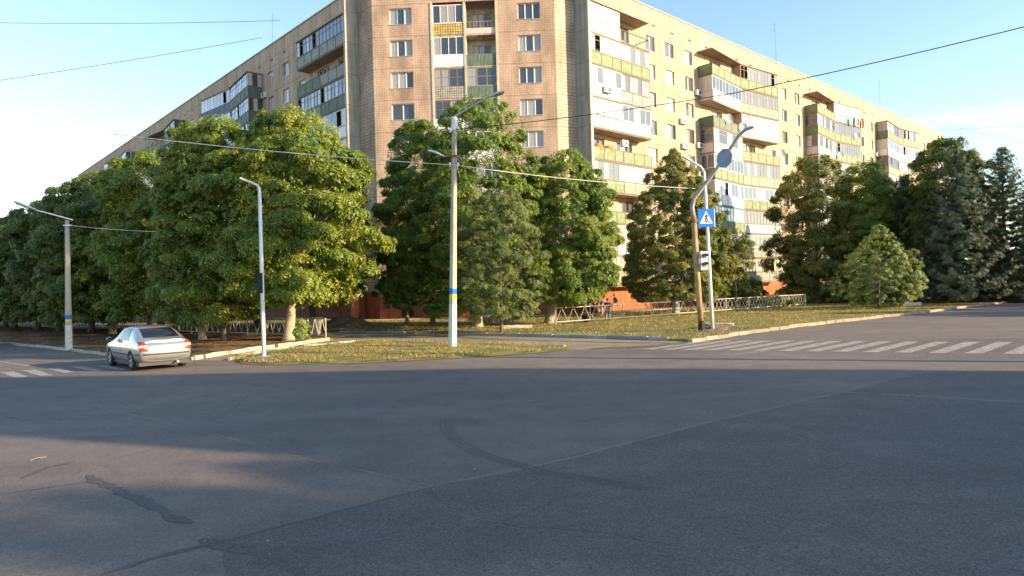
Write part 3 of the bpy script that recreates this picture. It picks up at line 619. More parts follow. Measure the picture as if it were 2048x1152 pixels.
# chamfers
for fr, wd in ((FCL, wCL), (FCR, wCR)):
    for fl in range(NF):
        panel(fr, 0, Z0+FH*fl, wd, FH, (), M['tile_band'])
    panel(fr, 0, Z0+FH*NF, wd, 2.35, (), M['tile_band'])
    MB().box(0, wd, .02, .3, 0, Z0).build('plinth', M['plinth'], bld, fr.loc(0,0,0), fr.rz)
    MB().box(0, wd, .3, 3.0, 0, ROOF-.1).build('wall', M['joint'], bld, fr.loc(0,0,0), fr.rz)
# centre face
cx = lambda px: onl(A, dc, px, 200)
wl0, wl1 = cx(783), cx(828); wr0, wr1 = cx(1040), cx(1085); l0, lm, l1 = cx(867), cx(933), cx(997); W = cx(1113)
for fl in range(1, NF+1):
    z = Z0+FH*(fl-1)
    for (xa, xb, wa, wb) in ((0, l0, wl0, wl1), (l1, W, wr0, wr1)):
        panel(FC, xa, z, xb-xa, .98, (), M['tile']) if False else None
        hz_ = (round(wa-xa,3), round(wb-xa,3), 1.0, 2.36)
        panel(FC, xa, z, xb-xa, FH, (hz_,), M['tile'])
        # staggered tile field below each window, proud of the grid
        MB().box(wa, wb, -.006, .0, .03, .96).build('tile_field', M['tile_stag'], bld, FC.loc(0,0,z), FC.rz)
        sp = (.5,) if (wa < 5 and fl == 6) else (.33,.67)
        o = window(FC, wa, z+1.0, wb-wa, 1.36, sp, 'fr_white', 'pane' if r_ else 'pane') if (r_ := True) else None
        if wa < 5 and fl == 9:
            MB().box(.62,.67,-.02,.07,.05,1.31).build('window_post', M['fr_teal'], o); MB().box(1.22,1.28,-.02,.07,.05,1.31).build('window_post', M['fr_teal'], o)
    # loggias
    for (xa, xb, k) in ((l0, lm, 0), (lm, l1, 1)):
        MB().box(xa, xb, .08, 1.5, -.15, .0).build('loggia_floor', M['slab'], bld, FC.loc(0,0,z), FC.rz)
        MB().box(xa+.08, xb-.08, 1.45, 1.5, 0, FH-.15).build('loggia_wall', M['cream'] if k and fl == 9 else M['conc_light'], bld, FC.loc(0,0,z), FC.rz)
        window(FC, xa+.55, z+.8, 1.5, 1.35, (.33,.67), 'fr_orange' if (k and fl == 9) else 'fr_old', 'pane', y=1.38, name='balcony_window', sill=False)
        pm = {(9,0):'yellow',(9,1):'pinkw',(8,0):'white',(8,1):'green2',(7,0):'egg',(7,1):'green2',(6,0):'white',(6,1):'green2'}.get((fl,k), rng.choice(['green2','egg','grey','white']))
        lg = MB().box(xa+.1, xb-.1, .0, .05, -.02, .95 if not (fl == 9 and k) else .45).build('loggia_parapet', M[pm], bld, FC.loc(0,0.06,z), FC.rz)
        if fl == 9 and k:
            rb = MB(); rb.box(xa+.1, xb-.1, .0,.04,.97,1.01)
            for i in range(9): xx = xa+.12+i*(xb-xa-.26)/8; rb.box(xx,xx+.025,.01,.03,.45,.97)
            rb.build('railing', M['fr_old'], lg)
        gz = {(9,0):'white',(8,0):'white',(7,1):'old',(6,0):'brown',(6,1):'old',(7,0):'brown'}.get((fl,k), None if (fl,k) in ((9,1),(8,1)) else rng.choice(['white','old',None]))
        if gz:
            fb = MB(); n = 4 if gz != 'old' else 3; xa_, xb_ = xa+.1, xb-.1; st = (xb_-xa_)/n
            fb.box(xa_,xb_,0,.05,.955,1.02); fb.box(xa_,xb_,0,.05,FH-.25,FH-.18)
            for i in range(n+1): xx = min(max(xa_+i*st-.03,xa_),xb_-.06); fb.box(xx,xx+.06,-.004,.046,1.02,FH-.25)
            if gz != 'white': fb.box(xa_,xb_,.004,.05,1.75,1.79)
            f = fb.build('glazing_frame', M[{'white':'fr_white','old':'fr_old','brown':'fr_brown'}[gz]], bld, FC.loc(0,.08,z), FC.rz)
            for i in range(n): MB().box(xa_+i*st+.03,xa_+(i+1)*st-.03,.02,.03,1.02,FH-.25).build('pane', M['pane'], f)
for xa in (l0, lm, l1):
    MB().box(xa-.09, xa+.09, .02 if xa == lm else -.05, 1.5, Z0, Z0+FH*NF).build('loggia_side_wall', M['conc_light'], bld, FC.loc(0,0,0), FC.rz)
panel(FC, 0, Z0+FH*NF, W, 2.35, (), M['tile'])
MB().box(0, W, 0, .3, 0, Z0-.01).build('plinth', M['plinth'], bld, FC.loc(0,0,0), FC.rz)
MB().box(-.3, W+.3, -.08, 0, Z0-.08, Z0+.02).build('plinth_ledge', M['conc_light'], bld, FC.loc(0,0,0), FC.rz)
MB().box(0, W, 1.5, 8.0, 0, ROOF-.1).build('wall', M['joint'], bld, FC.loc(0,0,0), FC.rz)
MB().box(0, l0-.1, .25, 1.5, Z0, ROOF-.1).build('wall', M['joint'], bld, FC.loc(0,0,0), FC.rz)
MB().box(l1+.1, W, .25, 1.5, Z0, ROOF-.1).build('wall', M['joint'], bld, FC.loc(0,0,0), FC.rz)
MB().box(-.1, W+.1, -.09, .25, ROOF, ROOF+.1).build('roof_edge', M['conc_light'], bld, FC.loc(0,0,0), FC.rz)
# dark doorway niche in the plinth of the centre face, and small cellar vents
MB().box(1.9, 2.9, -.012, -.0, .25, 2.1).build('cellar_door', M['blackm'], bld, FC.loc(0,-.01,0), FC.rz)
for x in (6.2, 9.4, 12.6): MB().box(x, x+.5, -.012, -.002, 1.2, 1.6).build('cellar_vent', M['blackm'], bld, FC.loc(0,-.004,0), FC.rz)
# paved apron
def quadw(fr, x0, x1, y0, y1): return [fr.world(x0,y0,0), fr.world(x1,y0,0), fr.world(x1,y1,0), fr.world(x0,y1,0)]
for fr, x0, x1 in ((FR,.3,100),(FC,-.6,W+.3),(FL,-110,-.3)):
    struct(MB().prism([(p.x,p.y) for p in quadw(fr,x0,x1,-3.2 if fr is not FC else -2.6,-1.7)], .02, .125+(.003 if fr is FC else 0)).build('pavement', M['conc_light']))

# air conditioners, dishes, antennas
def make_ac():
    t = thing('air_conditioner', 'x', 'air conditioner', group='air conditioner units on the facade')
    MB().box(-.4,.4,-.32,-.04,0,.55).build('casing', M['white'], t)
    MB().tube([(.1,-.325,.28),(.1,-.335,.28)], .21, 14).build('fan_grille', M['fence_dark'], t)
    MB().box(-.35,-.3,-.34,.0,-.06,-.005).box(.3,.35,-.34,.0,-.06,-.005).build('bracket', M['rust'], t)
    return t
ac0 = make_ac()
def make_dish():
    t = thing('satellite_dish', 'x', 'satellite dish', group='satellite dishes on the balconies')
    mb = MB(); n = 16; vv = [(0,-.06,0)]; 
    for k in range(1,4):
        for j in range(n):
            a = 2*math.pi*j/n; q = k/3; vv.append((.45*q*math.cos(a), -.06-.12*q*q, .5*q*math.sin(a)))
    ff = [(0,1+j,1+(j+1)%n) for j in range(n)]+[(1+k*n+j,1+(k+1)*n+j,1+(k+1)*n+(j+1)%n,1+k*n+(j+1)%n) for k in range(2) for j in range(n)]
    mb.add(vv, ff).build('reflector', M['dish'], t)
    MB().tube([(0,-.06,-.4),(0,-.55,0)], .012, 5).box(-.04,.04,-.6,-.52,-.03,.05).build('receiver_arm', M['metal'], t)
    MB().tube([(0,-.06,0),(0,.3,-.1),(0,.3,-.5)], .025, 6).build('mount', M['metal'], t)
    return t
dish0 = make_dish(); used = {'a':False,'d':False}
def place(kind, fr, x, y, z, label):
    src = ac0 if kind == 'a' else dish0; loc = fr.world(x,y,z); rz = fr.rz + (0 if kind == 'a' else R(-40))
    if not used[kind]:
        used[kind] = True; src.location = loc; src.rotation_euler = (0,0,rz); src['label'] = label; return src
    return dup(src, loc, rz, label)
zf = lambda fl: Z0+FH*(fl-1)
place('a', FR, 5.0, -.0, zf(9)+1.5, 'white air conditioner on the wall of the open top balcony next to the corner')
place('a', FR, 2.3, -1.38, zf(7)+.35, 'white air conditioner on the white parapet of the third balcony down beside the corner')
place('a', FR, 4.9, -1.0, zf(5)+1.5, 'air conditioner inside the open balcony with orange baskets by the corner')
place('a', FR, 15.9, 0, zf(7)-.1, 'white air conditioner between two windows of the third row from the top, right wing')
place('a', FR, 16.1, 0, zf(6)+.1, 'white air conditioner beside a window one floor under the other lone unit')
place('a', FR, 18.9, 0, zf(8)+.6, 'white air conditioner on the wall just left of the pinkish white zigzag balcony')
place('a', FR, 18.9, 0, zf(6)+.5, 'white air conditioner left of the zigzag balconies, two floors below the similar one')
place('a', FR, 18.8, 0, zf(5)+.2, 'air conditioner just above the turning tree left of the zigzag balconies')
place('a', FR, 44.2, 0, zf(6)+.9, 'small air conditioner left of the second zigzag stack')
place('a', FR, 69.6, 0, zf(8)-.1, 'tiny air conditioner left of the third zigzag stack')
place('a', FL, -19.7, 0, zf(9)-.2, 'air conditioner beside the zigzag balconies high on the shaded left wing')
place('a', FL, -1.3, -1.38, zf(5)+.1, 'air conditioner on the white glazed balcony at the shaded corner above the tree')
place('d', FR, 22.5, -1.5, zf(7)+1.15, 'grey satellite dish on the third zigzag balcony from the top')
place('d', FR, 26.0, -1.2, zf(7)+.8, 'satellite dish near the middle post of the first zigzag stack')
place('d', FR, 34.4, -1.5, zf(6)+1.5, 'satellite dish at the right end of the first zigzag stack')
place('d', FR, 50.6, -1.3, zf(7)+.9, 'left dish of the pair on the second zigzag stack')
place('d', FR, 52.6, -1.2, zf(7)+.7, 'right dish of the pair on the second zigzag stack')
place('d', FR, 57.5, -1.6, zf(8)+1.2, 'dish on the right half of the second zigzag stack')
for lb, fr, x, h in (('thin mast antenna on the roof of the shaded left wing', FL, -17.5, 3.2), ('tall thin roof antenna over the middle of the sunlit wing', FR, 37, 5.0), ('kinked roof antenna over the third zigzag stack of the sunlit wing', FR, 72, 4.6)):
    o = thing('roof_antenna', lb, 'antenna', fr.world(x, .1, ROOF+.05), fr.rz, 'antennas on the roof')
    MB().tube([(0,0,-1.5),(0,-.12,-.1),(.03,0,h)], [.028,.022,.012], 6).build('mast', M['wire'], o)
    MB().tube([(-.5,0,h*.8),(.5,0,h*.8)], .01, 5).tube([(-.3,0,h*.93),(.3,0,h*.93)], .01, 5).build('crossbar', M['wire'], o)
# washing on a line
for k, (x, c, lb) in enumerate(((57.3,'cloth_red','red garment drying on the upper right balcony line'), (55.8,'cloth_dark','dark garment drying beside red washing'), (59.2,'cloth_red','outer red garment hanging past the balcony end'))):
    if c not in M: M[c] = mat(c, (.55,.04,.06) if c == 'cloth_red' else (.03,.03,.04), .9)
    mb = MB(); n = 5
    vv = [(i*.13+.02*math.sin(j*2.1+k), -.03*math.sin(i*1.7+j), -j*.25*(1-.05*abs(i-2))) for j in range(5) for i in range(n)]
    mb.add(vv, [(j*n+i, j*n+i+1, (j+1)*n+i+1, (j+1)*n+i) for j in range(4) for i in range(n-1)])
    mb.add([(a,b+.03,c_) for a,b,c_ in vv], [(j*n+i, (j+1)*n+i, (j+1)*n+i+1, j*n+i+1) for j in range(4) for i in range(n-1)])
    tag(mb.build('washing', M[c], None, FR.world(x, -1.9, zf(9)+.9), FR.rz), lb, 'laundry', 'washing on the balconies')
M['basket'] = mat('wicker', (.42,.2,.07), .9, noise=(14,.4), bump=(25,.8))
for k in range(2):
    o = tag(MB().tube([(0,0,0),(0,0,.25),(0,0,.6),(0,0,.8)], [.5,.62,.6,.42], 10).build('wicker_basket', M['basket'], None, FR.world(1.5+1.5*k, -.8, zf(5)+.55)), ['orange wicker basket at the left end of the open fifth floor balcony','orange wicker basket right of its twin on the open balcony'][k], 'basket', 'wicker baskets on a balcony')

# ------------------------------------------------------------------ the block that shades the junction, behind the camera
hb = thing('brick_house', 'plain five storey bent brick block behind the viewer that shades the junction', 'building', (30,0,0))
fp_ = [(30.5,4.5),(47,3.2),(57.4,.4),(66,-3.4),(92,-16),(88,-25),(60,-12),(45,-5.2),(29.6,-1.9)]
MB().prism([(x-30,y) for x,y in fp_][::-1], 0, 13.8).build('wall', mat('brick_wall', (.36,.2,.13), .9, noise=(1,.2)), hb)
MB().prism([(x-30,y) for x,y in fp_][::-1], 13.8, 14.0).build('roof', M['slab'], hb)
wm = MB().box(-.7,.7,-.03,.05,0,1.5).mesh('window', M['pane'])
for a_, c_ in zip([fp_[-1]]+fp_[:3], fp_[:4]):
    a_ = Vector(a_); c_ = Vector(c_); d_ = c_-a_; k_ = int(d_.length/3.1)
    for fl in range(5):
        for i_ in range(k_): p_ = a_.lerp(c_, (i_+.5)/k_); inst('window', wm, hb, (p_.x-30, p_.y, 1.2+fl*2.7), math.atan2(d_.y,d_.x)+math.pi)

# ------------------------------------------------------------------ vegetation
def np_mesh(name, V, Fq, mats, k=4):
    me = bpy.data.meshes.new(name); nv = len(V); nf = len(Fq)
    me.vertices.add(nv); me.vertices.foreach_set('co', V.astype(np.float32).ravel())
    me.loops.add(nf*k); me.loops.foreach_set('vertex_index', Fq.astype(np.int32).ravel())
    me.polygons.add(nf); me.polygons.foreach_set('loop_start', np.arange(0,nf*k,k,dtype=np.int32)); me.polygons.foreach_set('loop_total', np.full(nf,k,dtype=np.int32))
    for m in mats: me.materials.append(m)
    me.update(calc_edges=True); me.validate(); return me
def cluster_template(kind):
    V = []; Fq = []
    def leaflet(az, ln, wd, droop, base=.02, broad=True):
        d = np.array((math.cos(az), math.sin(az))); n = np.array((-d[1], d[0])); i = len(V)
        if broad:   # narrow at the stalk, widest near the tip
            p0 = d*base; a_ = d*ln*.82-n*wd*1.15; b_ = d*ln+n*wd*.75
            V.extend([np.array((p0[0],p0[1],0.)), np.array((a_[0],a_[1],-droop*.8)), np.array((b_[0],b_[1],-droop))])
        else:
            p0 = d*base-n*wd; p1 = d*base+n*wd; t_ = d*ln
            V.extend([np.array((p0[0],p0[1],0.)), np.array((t_[0],t_[1],-droop)), np.array((p1[0],p1[1],0.))])
        Fq.append((i,i+1,i+2))
    if kind == 'palm':
        for k in range(6): leaflet(k*math.pi*2/6+.2, .21+.05*(k%2), .062, .08+.035*(k%3))
    elif kind == 'sprig':
        for k in range(6): leaflet(k*1.25+.3, .12+.035*(k%3), .052, .03*(k%3)-.02, .01+.02*(k%3))
    elif kind == 'spray':
        for k in range(7): a = (k-3)*.36; leaflet(a, .30-.04*abs(k-3), .021, .05*((k*2)%3)-.03, .02, False)
    return np.array(V), np.array(Fq)
TPL = {k: cluster_template(k) for k in ('palm','sprig','spray')}
def scatter_clusters(pos, nrm, tpl, size, rs):
    """place cluster templates at pos with local z near nrm"""
    tv, tf = TPL[tpl]; N = len(pos)
    z = nrm/np.linalg.norm(nrm,axis=1,keepdims=True); r = rs.normal(size=(N,3)); x = np.cross(r, z); x /= np.linalg.norm(x,axis=1,keepdims=True); y = np.cross(z,x)
    s = (size*rs.uniform(.7,1.3,N))[:,None,None]
    V = pos[:,None,:]+s*(tv[None,:,0:1]*x[:,None,:]+tv[None,:,1:2]*y[:,None,:]+tv[None,:,2:3]*z[:,None,:])
    Fq = tf[None]+(np.arange(N)*len(tv))[:,None,None]
    return V.reshape(-1,3), Fq.reshape(-1,3)
PROF = {
 'round': lambda t: np.sqrt(np.clip(1-((t-.42)/.60)**2, 0.02, 1))*np.clip(.88+t*1.6,0,1),
 'egg': lambda t: np.clip(np.sin(np.pi*np.clip(t*.86+.14,0,1))**.75*(1.05-.35*t),.05,1),
 'oval': lambda t: np.sqrt(np.clip(1-(np.abs(t-.40)/.63)**2.3, .03, 1)),
 'cone': lambda t: np.clip((1-t)**.8*(.80+1.0*t), .05, 1),
 'spiky': lambda t: np.interp(t, [0,.12,.35,.55,.72,.88,1], [.62,.95,1,.86,.56,.30,.08]),
 'dome': lambda t: np.sqrt(np.clip(1-((t-.3)/.72)**2, .02, 1)),
}
def crown_mesh(seed, z0, z1, rx, prof, tpl, n, size, lump=1.0, ry=None, lean=(0,0), m=None, shell=None):
    rs = np.random.RandomState(seed); ry = ry or rx; H = z1-z0; n = int(n*2.85); size = size*.75
    ph = rs.uniform(0,6.28,6)
    def hull(t, az):
        w_ = 1+.08*np.sin(az*3+ph[0]+t*3)+.06*np.sin(az*5+t*9+ph[1])+.06*np.sin(az*2+t*16+ph[2])
        return PROF[prof](t)*w_
    nl = max(40, int(150*(rx*H)/36/lump**1.6))
    t = rs.uniform(0,1,nl*5); keep = rs.uniform(0,1,nl*5) < (PROF[prof](t)*.85+.15); t = t[keep][:nl]; nl = len(t)
    az = rs.uniform(0,2*np.pi,nl); rr = hull(t,az)*(1-.35*rs.uniform(0,1,nl)**2.2)
    lr = lump*rs.uniform(.34,.98,nl)*(.45+.5*PROF[prof](t))
    rad = np.clip(rr*rx-lr*.45, 0, None)
    C_ = np.stack([np.cos(az)*rad+lean[0]*t, np.sin(az)*rad*ry/rx+lean[1]*t, z0+H*t*.95+lr*.1], 1)
    n1 = int(n*(.84 if shell is None else 1-shell)); n2 = n-n1
    p = lr**2; p /= p.sum(); li = rs.choice(nl, n1, p=p)
    d = rs.normal(size=(n1,3)); d /= np.linalg.norm(d,axis=1,keepdims=True)
    out = np.stack([np.cos(az[li]), np.sin(az[li]), np.full(n1,.35)],1)
    flip = (d*out).sum(1) < -.2; d[flip] *= -1
    q = rs.uniform(.4,1.08,n1)**.6
    sc = np.stack([np.full(n1,1.12),np.full(n1,1.12),np.full(n1,.5)],1)
    pos = C_[li]+d*sc*(lr[li]*q)[:,None]
    nrm = d*.8+np.stack([np.cos(az[li])*.45, np.sin(az[li])*.45, np.full(n1,.55)],1)+rs.normal(size=(n1,3))*.3
    # continuous leaf shell under the boughs
    t2 = rs.uniform(0,1,n2*4); t2 = t2[rs.uniform(0,1,n2*4) < PROF[prof](t2)*.9+.1][:n2]; m2 = len(t2); az2 = rs.uniform(0,2*np.pi,m2)
    r2 = hull(t2,az2)*rx*rs.uniform(.55,.93,m2)
    pos2 = np.stack([np.cos(az2)*r2+lean[0]*t2, np.sin(az2)*r2*ry/rx+lean[1]*t2, z0+H*t2*.97], 1)
    nrm2 = np.stack([np.cos(az2), np.sin(az2), np.full(m2,.5)],1)+rs.normal(size=(m2,3))*.45
    V, Fq = scatter_clusters(np.concatenate([pos,pos2]), np.concatenate([nrm,nrm2]), tpl, size, rs)
    return np_mesh('crown', V, Fq, [m], 3), C_, lr
def trunk_mb(h, r0, C_, rs, z0, lean=(0,0), nb=9, zfork=None):
    mb = MB(); zf_ = zfork or z0*.9
    pts = [Vector((lean[0]*k, lean[1]*k, -.15+ (zf_+ (h-zf_)*.55)*k)) for k in (0,.06,.2,.45,.7,1)]
    pts = [p+Vector((rs.uniform(-.06,.06)*r0*6*(i>1), rs.uniform(-.06,.06)*r0*6*(i>1),0)) for i,p in enumerate(pts)]
    mb.tube(pts, [r0*1.5,r0*1.12,r0*.95,r0*.75,r0*.45,r0*.15], 9)
    C_ = C_*np.array([.8,.8,.92]); idx = rs.choice(len(C_), min(nb,len(C_)), replace=False)
    for i in idx:
        c = Vector(C_[i]); k = rs.uniform(.3,.75); a = pts[2].lerp(pts[5], k) if c.z > pts[3].z else pts[2].lerp(pts[3], rs.uniform(.4,1))
        m_ = a.lerp(c,.5)+Vector((0,0,-.12*(c-a).length))
        mb.tube([a,m_,c], [r0*.34,r0*.2,r0*.05], 5, caps=False)
    return mb
G_TREES = {}
def tree(name, label, group, base, top, x0, x1, z_bot, prof='round', tpl='palm', n=3600, size=1.0, lump=1.0, leaf='leaf', seed=1, r0=.2, bark='bark', cz=LAWN_Z, wash=False, lean=(0,0), nb=9, shell=None):
    """base: ground point; x0,x1: crown extents in world x at that depth"""
    rx = (x1-x0)/2; cxm = (x0+x1)/2-base.x
    t = thing(name, label, 'tree', (base.x, base.y, cz), 0, group)
    ln = (lean[0]+0, lean[1])
    me, C_, lr = crown_mesh(seed, z_bot, top, rx, prof, tpl, n, size, lump, None, ln, M[leaf], shell)
    o = inst('crown', me, t, (cxm, 0, 0)); 
    rs = np.random.RandomState(seed+99)
    C2 = C_+np.array([cxm,0,0])
    trunk_mb(top, r0, C2, rs, z_bot, (cxm*.9, 0), nb, max(z_bot*.95,1.2)).build('trunk', M[bark], t, smooth=True)
    if wash: MB().tube([(0,0,0),(0,0,.05),(.0,0,1.0)], [r0*1.6,r0*1.45,r0*1.12], 9).build('whitewash_band', M['whitewash'], t, smooth=True)
    return t
def tree_px(name, label, group, bpx, bpy_, px0, px1, pytop, pybot, **k):
    b = at(bpx, bpy_, LAWN_Z); Y = b.y
    x0 = ray(px0,(pytop+pybot)/2)[0]*Y; x1 = ray(px1,(pytop+pybot)/2)[0]*Y
    zt = CAM_H+ray((px0+px1)/2, pytop)[1]*Y-LAWN_Z; zb = CAM_H+ray((px0+px1)/2, pybot)[1]*Y-LAWN_Z
    return tree(name, label, group, b, zt, x0, x1, zb, **k)
GL, GC, GRt, GS = 'chestnut trees in front of the left wing', 'chestnut trees in front of the tiled corner', 'broadleaf trees in front of the right wing', 'spruces at the right'
tree_px('chestnut_tree', 'big sunlit chestnut behind the slim white lamp post left of the corner', GL, 577,682, 432,757, 212,610, n=7200, size=1.12, lump=1.05, prof='round', seed=11, r0=.24, bark='bark_pale', nb=14)
tree_px('chestnut_tree', 'chestnut left of the big sunlit one, its yellow lower boughs lit', GL, 452,682, 330,560, 225,640, n=6200, size=1.12, seed=12, r0=.2, nb=12)
tree_px('chestnut_tree', 'tall chestnut with its trunk just right of the silver car', GL, 405,680, 292,500, 238,640, n=5600, size=1.12, seed=13, r0=.17, bark='bark_pale', nb=12)
rowd = Vector((-.77,.64,0)).normalized(); b0 = at(405,680); lefts = ['above the roof of the silver car','beyond the silver car, third of the shaded row','right behind the concrete lamp post at the left','left of the concrete lamp post','deep in the shaded row at the left','near the dark red car','at the left frame edge','last one in the shaded row','beyond the last lamp post','farthest in the avenue']
row_mesh = []
for i in range(10):
    b = b0+rowd*(5.6*(i+1)) + Vector((rng.uniform(-.6,.6), rng.uniform(-.6,.6),0)); pxx = 1024+F*b.x/b.y; yt = np.interp(pxx, [-200,0,50,100,150,200,250,300,345], [480,445,438,405,368,352,335,312,275]); h = CAM_H+ray(pxx, yt)[1]*b.y+rng.uniform(-.2,.2)
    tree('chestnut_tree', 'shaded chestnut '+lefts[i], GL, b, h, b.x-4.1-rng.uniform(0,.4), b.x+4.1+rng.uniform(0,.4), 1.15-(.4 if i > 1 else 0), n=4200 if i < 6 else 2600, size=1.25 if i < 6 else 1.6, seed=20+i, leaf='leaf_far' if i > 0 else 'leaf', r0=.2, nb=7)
for i in range(6):
    b = b0+rowd*(5.9*i+1)+Vector((.64,.77,0))*7.5+Vector((rng.uniform(-.8,.8),0,0)); h = 11.5+rng.uniform(-.8,.8)
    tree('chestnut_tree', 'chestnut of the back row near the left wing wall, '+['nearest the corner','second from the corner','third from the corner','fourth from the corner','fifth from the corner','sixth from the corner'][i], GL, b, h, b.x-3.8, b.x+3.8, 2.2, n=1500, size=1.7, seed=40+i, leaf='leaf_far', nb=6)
tree_px('chestnut_tree', 'tallest green chestnut behind the concrete lamp post at the corner', GC, 955,655, 830,1090, 186,625, n=7600, size=1.02, lump=.85, prof='oval', leaf='leaf_centre', seed=61, r0=.27, bark='bark_pale', nb=12)
tree_px('chestnut_tree', 'dark green tree left of the concrete lamp post by the tiled wall', GC, 867,652, 757,925, 232,615, n=5600, size=1.0, lump=.85, prof='oval', leaf='leaf_centre', seed=62, r0=.16, nb=12)
tree_px('broadleaf_tree', 'browning bushy tree at the left rim of the corner group', GC, 815,646, 745,850, 375,620, n=3200, size=.95, lump=.7, leaf='leaf_autumn', tpl='sprig', prof='round', seed=63, r0=.13, bark='bark_pale')
tree_px('chestnut_tree', 'round chestnut with a thick trunk beside the fence start', GC, 1097,648, 1035,1238, 292,605, n=6200, size=1.0, lump=.9, prof='round', leaf='leaf_centre', seed=64, r0=.27, bark='bark_pale', nb=12)
tree_px('young_linden', 'slender greyish young tree right of the concrete lamp post', GC, 1003,667, 915,1088, 372,640, n=3300, size=.85, lump=.5, prof='oval', tpl='sprig', leaf='leaf_olive', seed=65, r0=.075, nb=14)
tree_px('broadleaf_tree', 'conical browning tree behind the leaning post and pedestrian sign', GRt, 1352,628, 1222,1478, 290,600, n=9000, size=1.3, lump=.8, prof='cone', tpl='sprig', leaf='leaf_autumn', seed=71, r0=.2, bark='bark_pale', wash=True, nb=14)
tree_px('broadleaf_tree', 'small light crown behind the zigzag balconies foot', GRt, 1475,622, 1428,1504, 455,560, n=700, size=1.4, lump=.7, prof='round', tpl='sprig', leaf='leaf_autumn', seed=72, r0=.08)
tree_px('broadleaf_tree', 'broad browning tree at the right end of the fence', GRt, 1632,606, 1546,1722, 303,605, n=6400, size=1.75, lump=1.2, prof='oval', shell=.2, tpl='sprig', leaf='leaf_autumn', seed=73, r0=.3, wash=True, nb=12)
tree_px('broadleaf_tree', 'olive crowned tree between the browning tree and the spruces', GRt, 1722,604, 1655,1805, 318,600, n=5600, size=1.75, lump=1.2, prof='oval', shell=.2, tpl='sprig', leaf='leaf', seed=74, r0=.26, nb=12)
tree_px('young_maple', 'small bright green tree on the verge with leaves to the ground', GRt, 1757,617, 1676,1842, 444,612, n=4400, size=.82, lump=.36, prof='spiky', shell=.06, tpl='sprig', leaf='leaf_bright', seed=78, r0=.1, nb=12)
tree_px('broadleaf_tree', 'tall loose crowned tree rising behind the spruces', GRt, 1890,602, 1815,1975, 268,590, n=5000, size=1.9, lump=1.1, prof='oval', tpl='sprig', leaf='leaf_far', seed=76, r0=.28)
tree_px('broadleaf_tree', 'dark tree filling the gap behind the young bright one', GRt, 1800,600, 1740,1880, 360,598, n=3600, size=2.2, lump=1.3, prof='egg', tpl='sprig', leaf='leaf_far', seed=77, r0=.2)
def spruce(label, base, top, rad, seed, leaf, zb=.5, n_t=22, shape=.8, cut=False):
    rs = np.random.RandomState(seed); t = thing('spruce_tree', label, 'tree', (base.x,base.y,LAWN_Z), 0, GS)
    pos = []; nrm = []; br = MB()
    H = top-zb; z = zb
    tier = 0
    while z < top-.25:
        k = (z-zb)/H; rr = rad*((1-k)**shape)*rs.uniform(.82,1.08)+.08; nbr = int(7+5*(1-k)); a0 = rs.uniform(0,6.28)
        for j in range(nbr):
            az = a0+j*2*math.pi/nbr+rs.uniform(-.18,.18); ln = rr*rs.uniform(.72,1.14); d = np.array((math.cos(az),math.sin(az),0)); up = .28*(k-.25)
            m_ = max(3, int(ln/.16)); sag = rs.uniform(.06,.18)*(1-k)
            pts = [(d*ln*s+np.array((0,0,z+ln*(up*s-sag*math.sin(s*2.6)+.16*s*s)))) for s in np.linspace(.12,1,m_)]
            if k < .75 and rs.rand() < .5: br.tube([Vector(pts[0]),Vector(pts[len(pts)//2]),Vector(pts[-1])],[.035,.022,.008],4,caps=False)
            for i_, p in enumerate(pts):
                s = i_/(m_-1) if m_ > 1 else 1; wd = .34*ln*(1-s*.75)*.55+.05
                side = np.array((-d[1],d[0],0))
                for q in range(4 if s > .25 else 1):
                    pos.append(p+side*rs.uniform(-wd,wd)+np.array((0,0,rs.uniform(-.14,.05)))); nrm.append(np.array((0,0,1.))+d*.5*rs.uniform(-.2,1)+rs.normal(size=3)*.4)
        z += (.42+.14*rs.rand())*(1-.35*k)*max(1, H/11)
    pos = np.array(pos); nrm = np.array(nrm)
    nrm = nrm*.6+np.stack([pos[:,0],pos[:,1],np.zeros(len(pos))],1)/(np.linalg.norm(pos[:,:2],axis=1,keepdims=True)+.1)*.55
    V, Fq = scatter_clusters(pos, nrm, 'spray', 1.15, rs)
    inst('crown', np_mesh('crown', V, Fq, [M[leaf]], 3), t); br.build('branch_frame', M['bark'], t)
    MB().tube([(0,0,-.1),(0,0,zb+1),(0,0,top*.6),(0,0,top)], [rad*.075,rad*.06,rad*.035,.015], 8).build('trunk', M['bark'], t, smooth=True)
    return t
def spruce_px(label, bpx, bpy_, hw, pytop, seed, leaf, zb=.5, shape=.8):
    b = at(bpx,bpy_,LAWN_Z); zt = CAM_H+ray(bpx,pytop)[1]*b.y-LAWN_Z
    return spruce(label, b, zt, hw*b.y/F, seed, leaf, zb, shape=shape)
spruce_px('dark spruce directly right of the bright young tree', 1818,603, 90, 342, 81, 'needle_dark', 1.4)
spruce_px('wide blue spruce with layered boughs, second from the right edge', 1922,606, 108, 298, 82, 'needle', .9, .72)
spruce_px('tall spruce with a ragged top at the right edge of the photo', 2012,602, 92, 292, 83, 'needle_dark', .7, .7)
spruce_px('slim dark spruce between the young tree and the wide spruce, farther back', 1868,601, 60, 352, 84, 'needle_dark', 1.8)
spruce_px('spruce cut by the right edge of the photo', 2085,603, 80, 305, 85, 'needle', .5)
spruce_px('narrow spruce tip showing left of the dark spruce', 1757,600, 38, 365, 86, 'needle_dark', 2)
spruce_px('small spruce with boughs near the ground beside the wide one', 1985,600, 52, 420, 87, 'needle', .2)
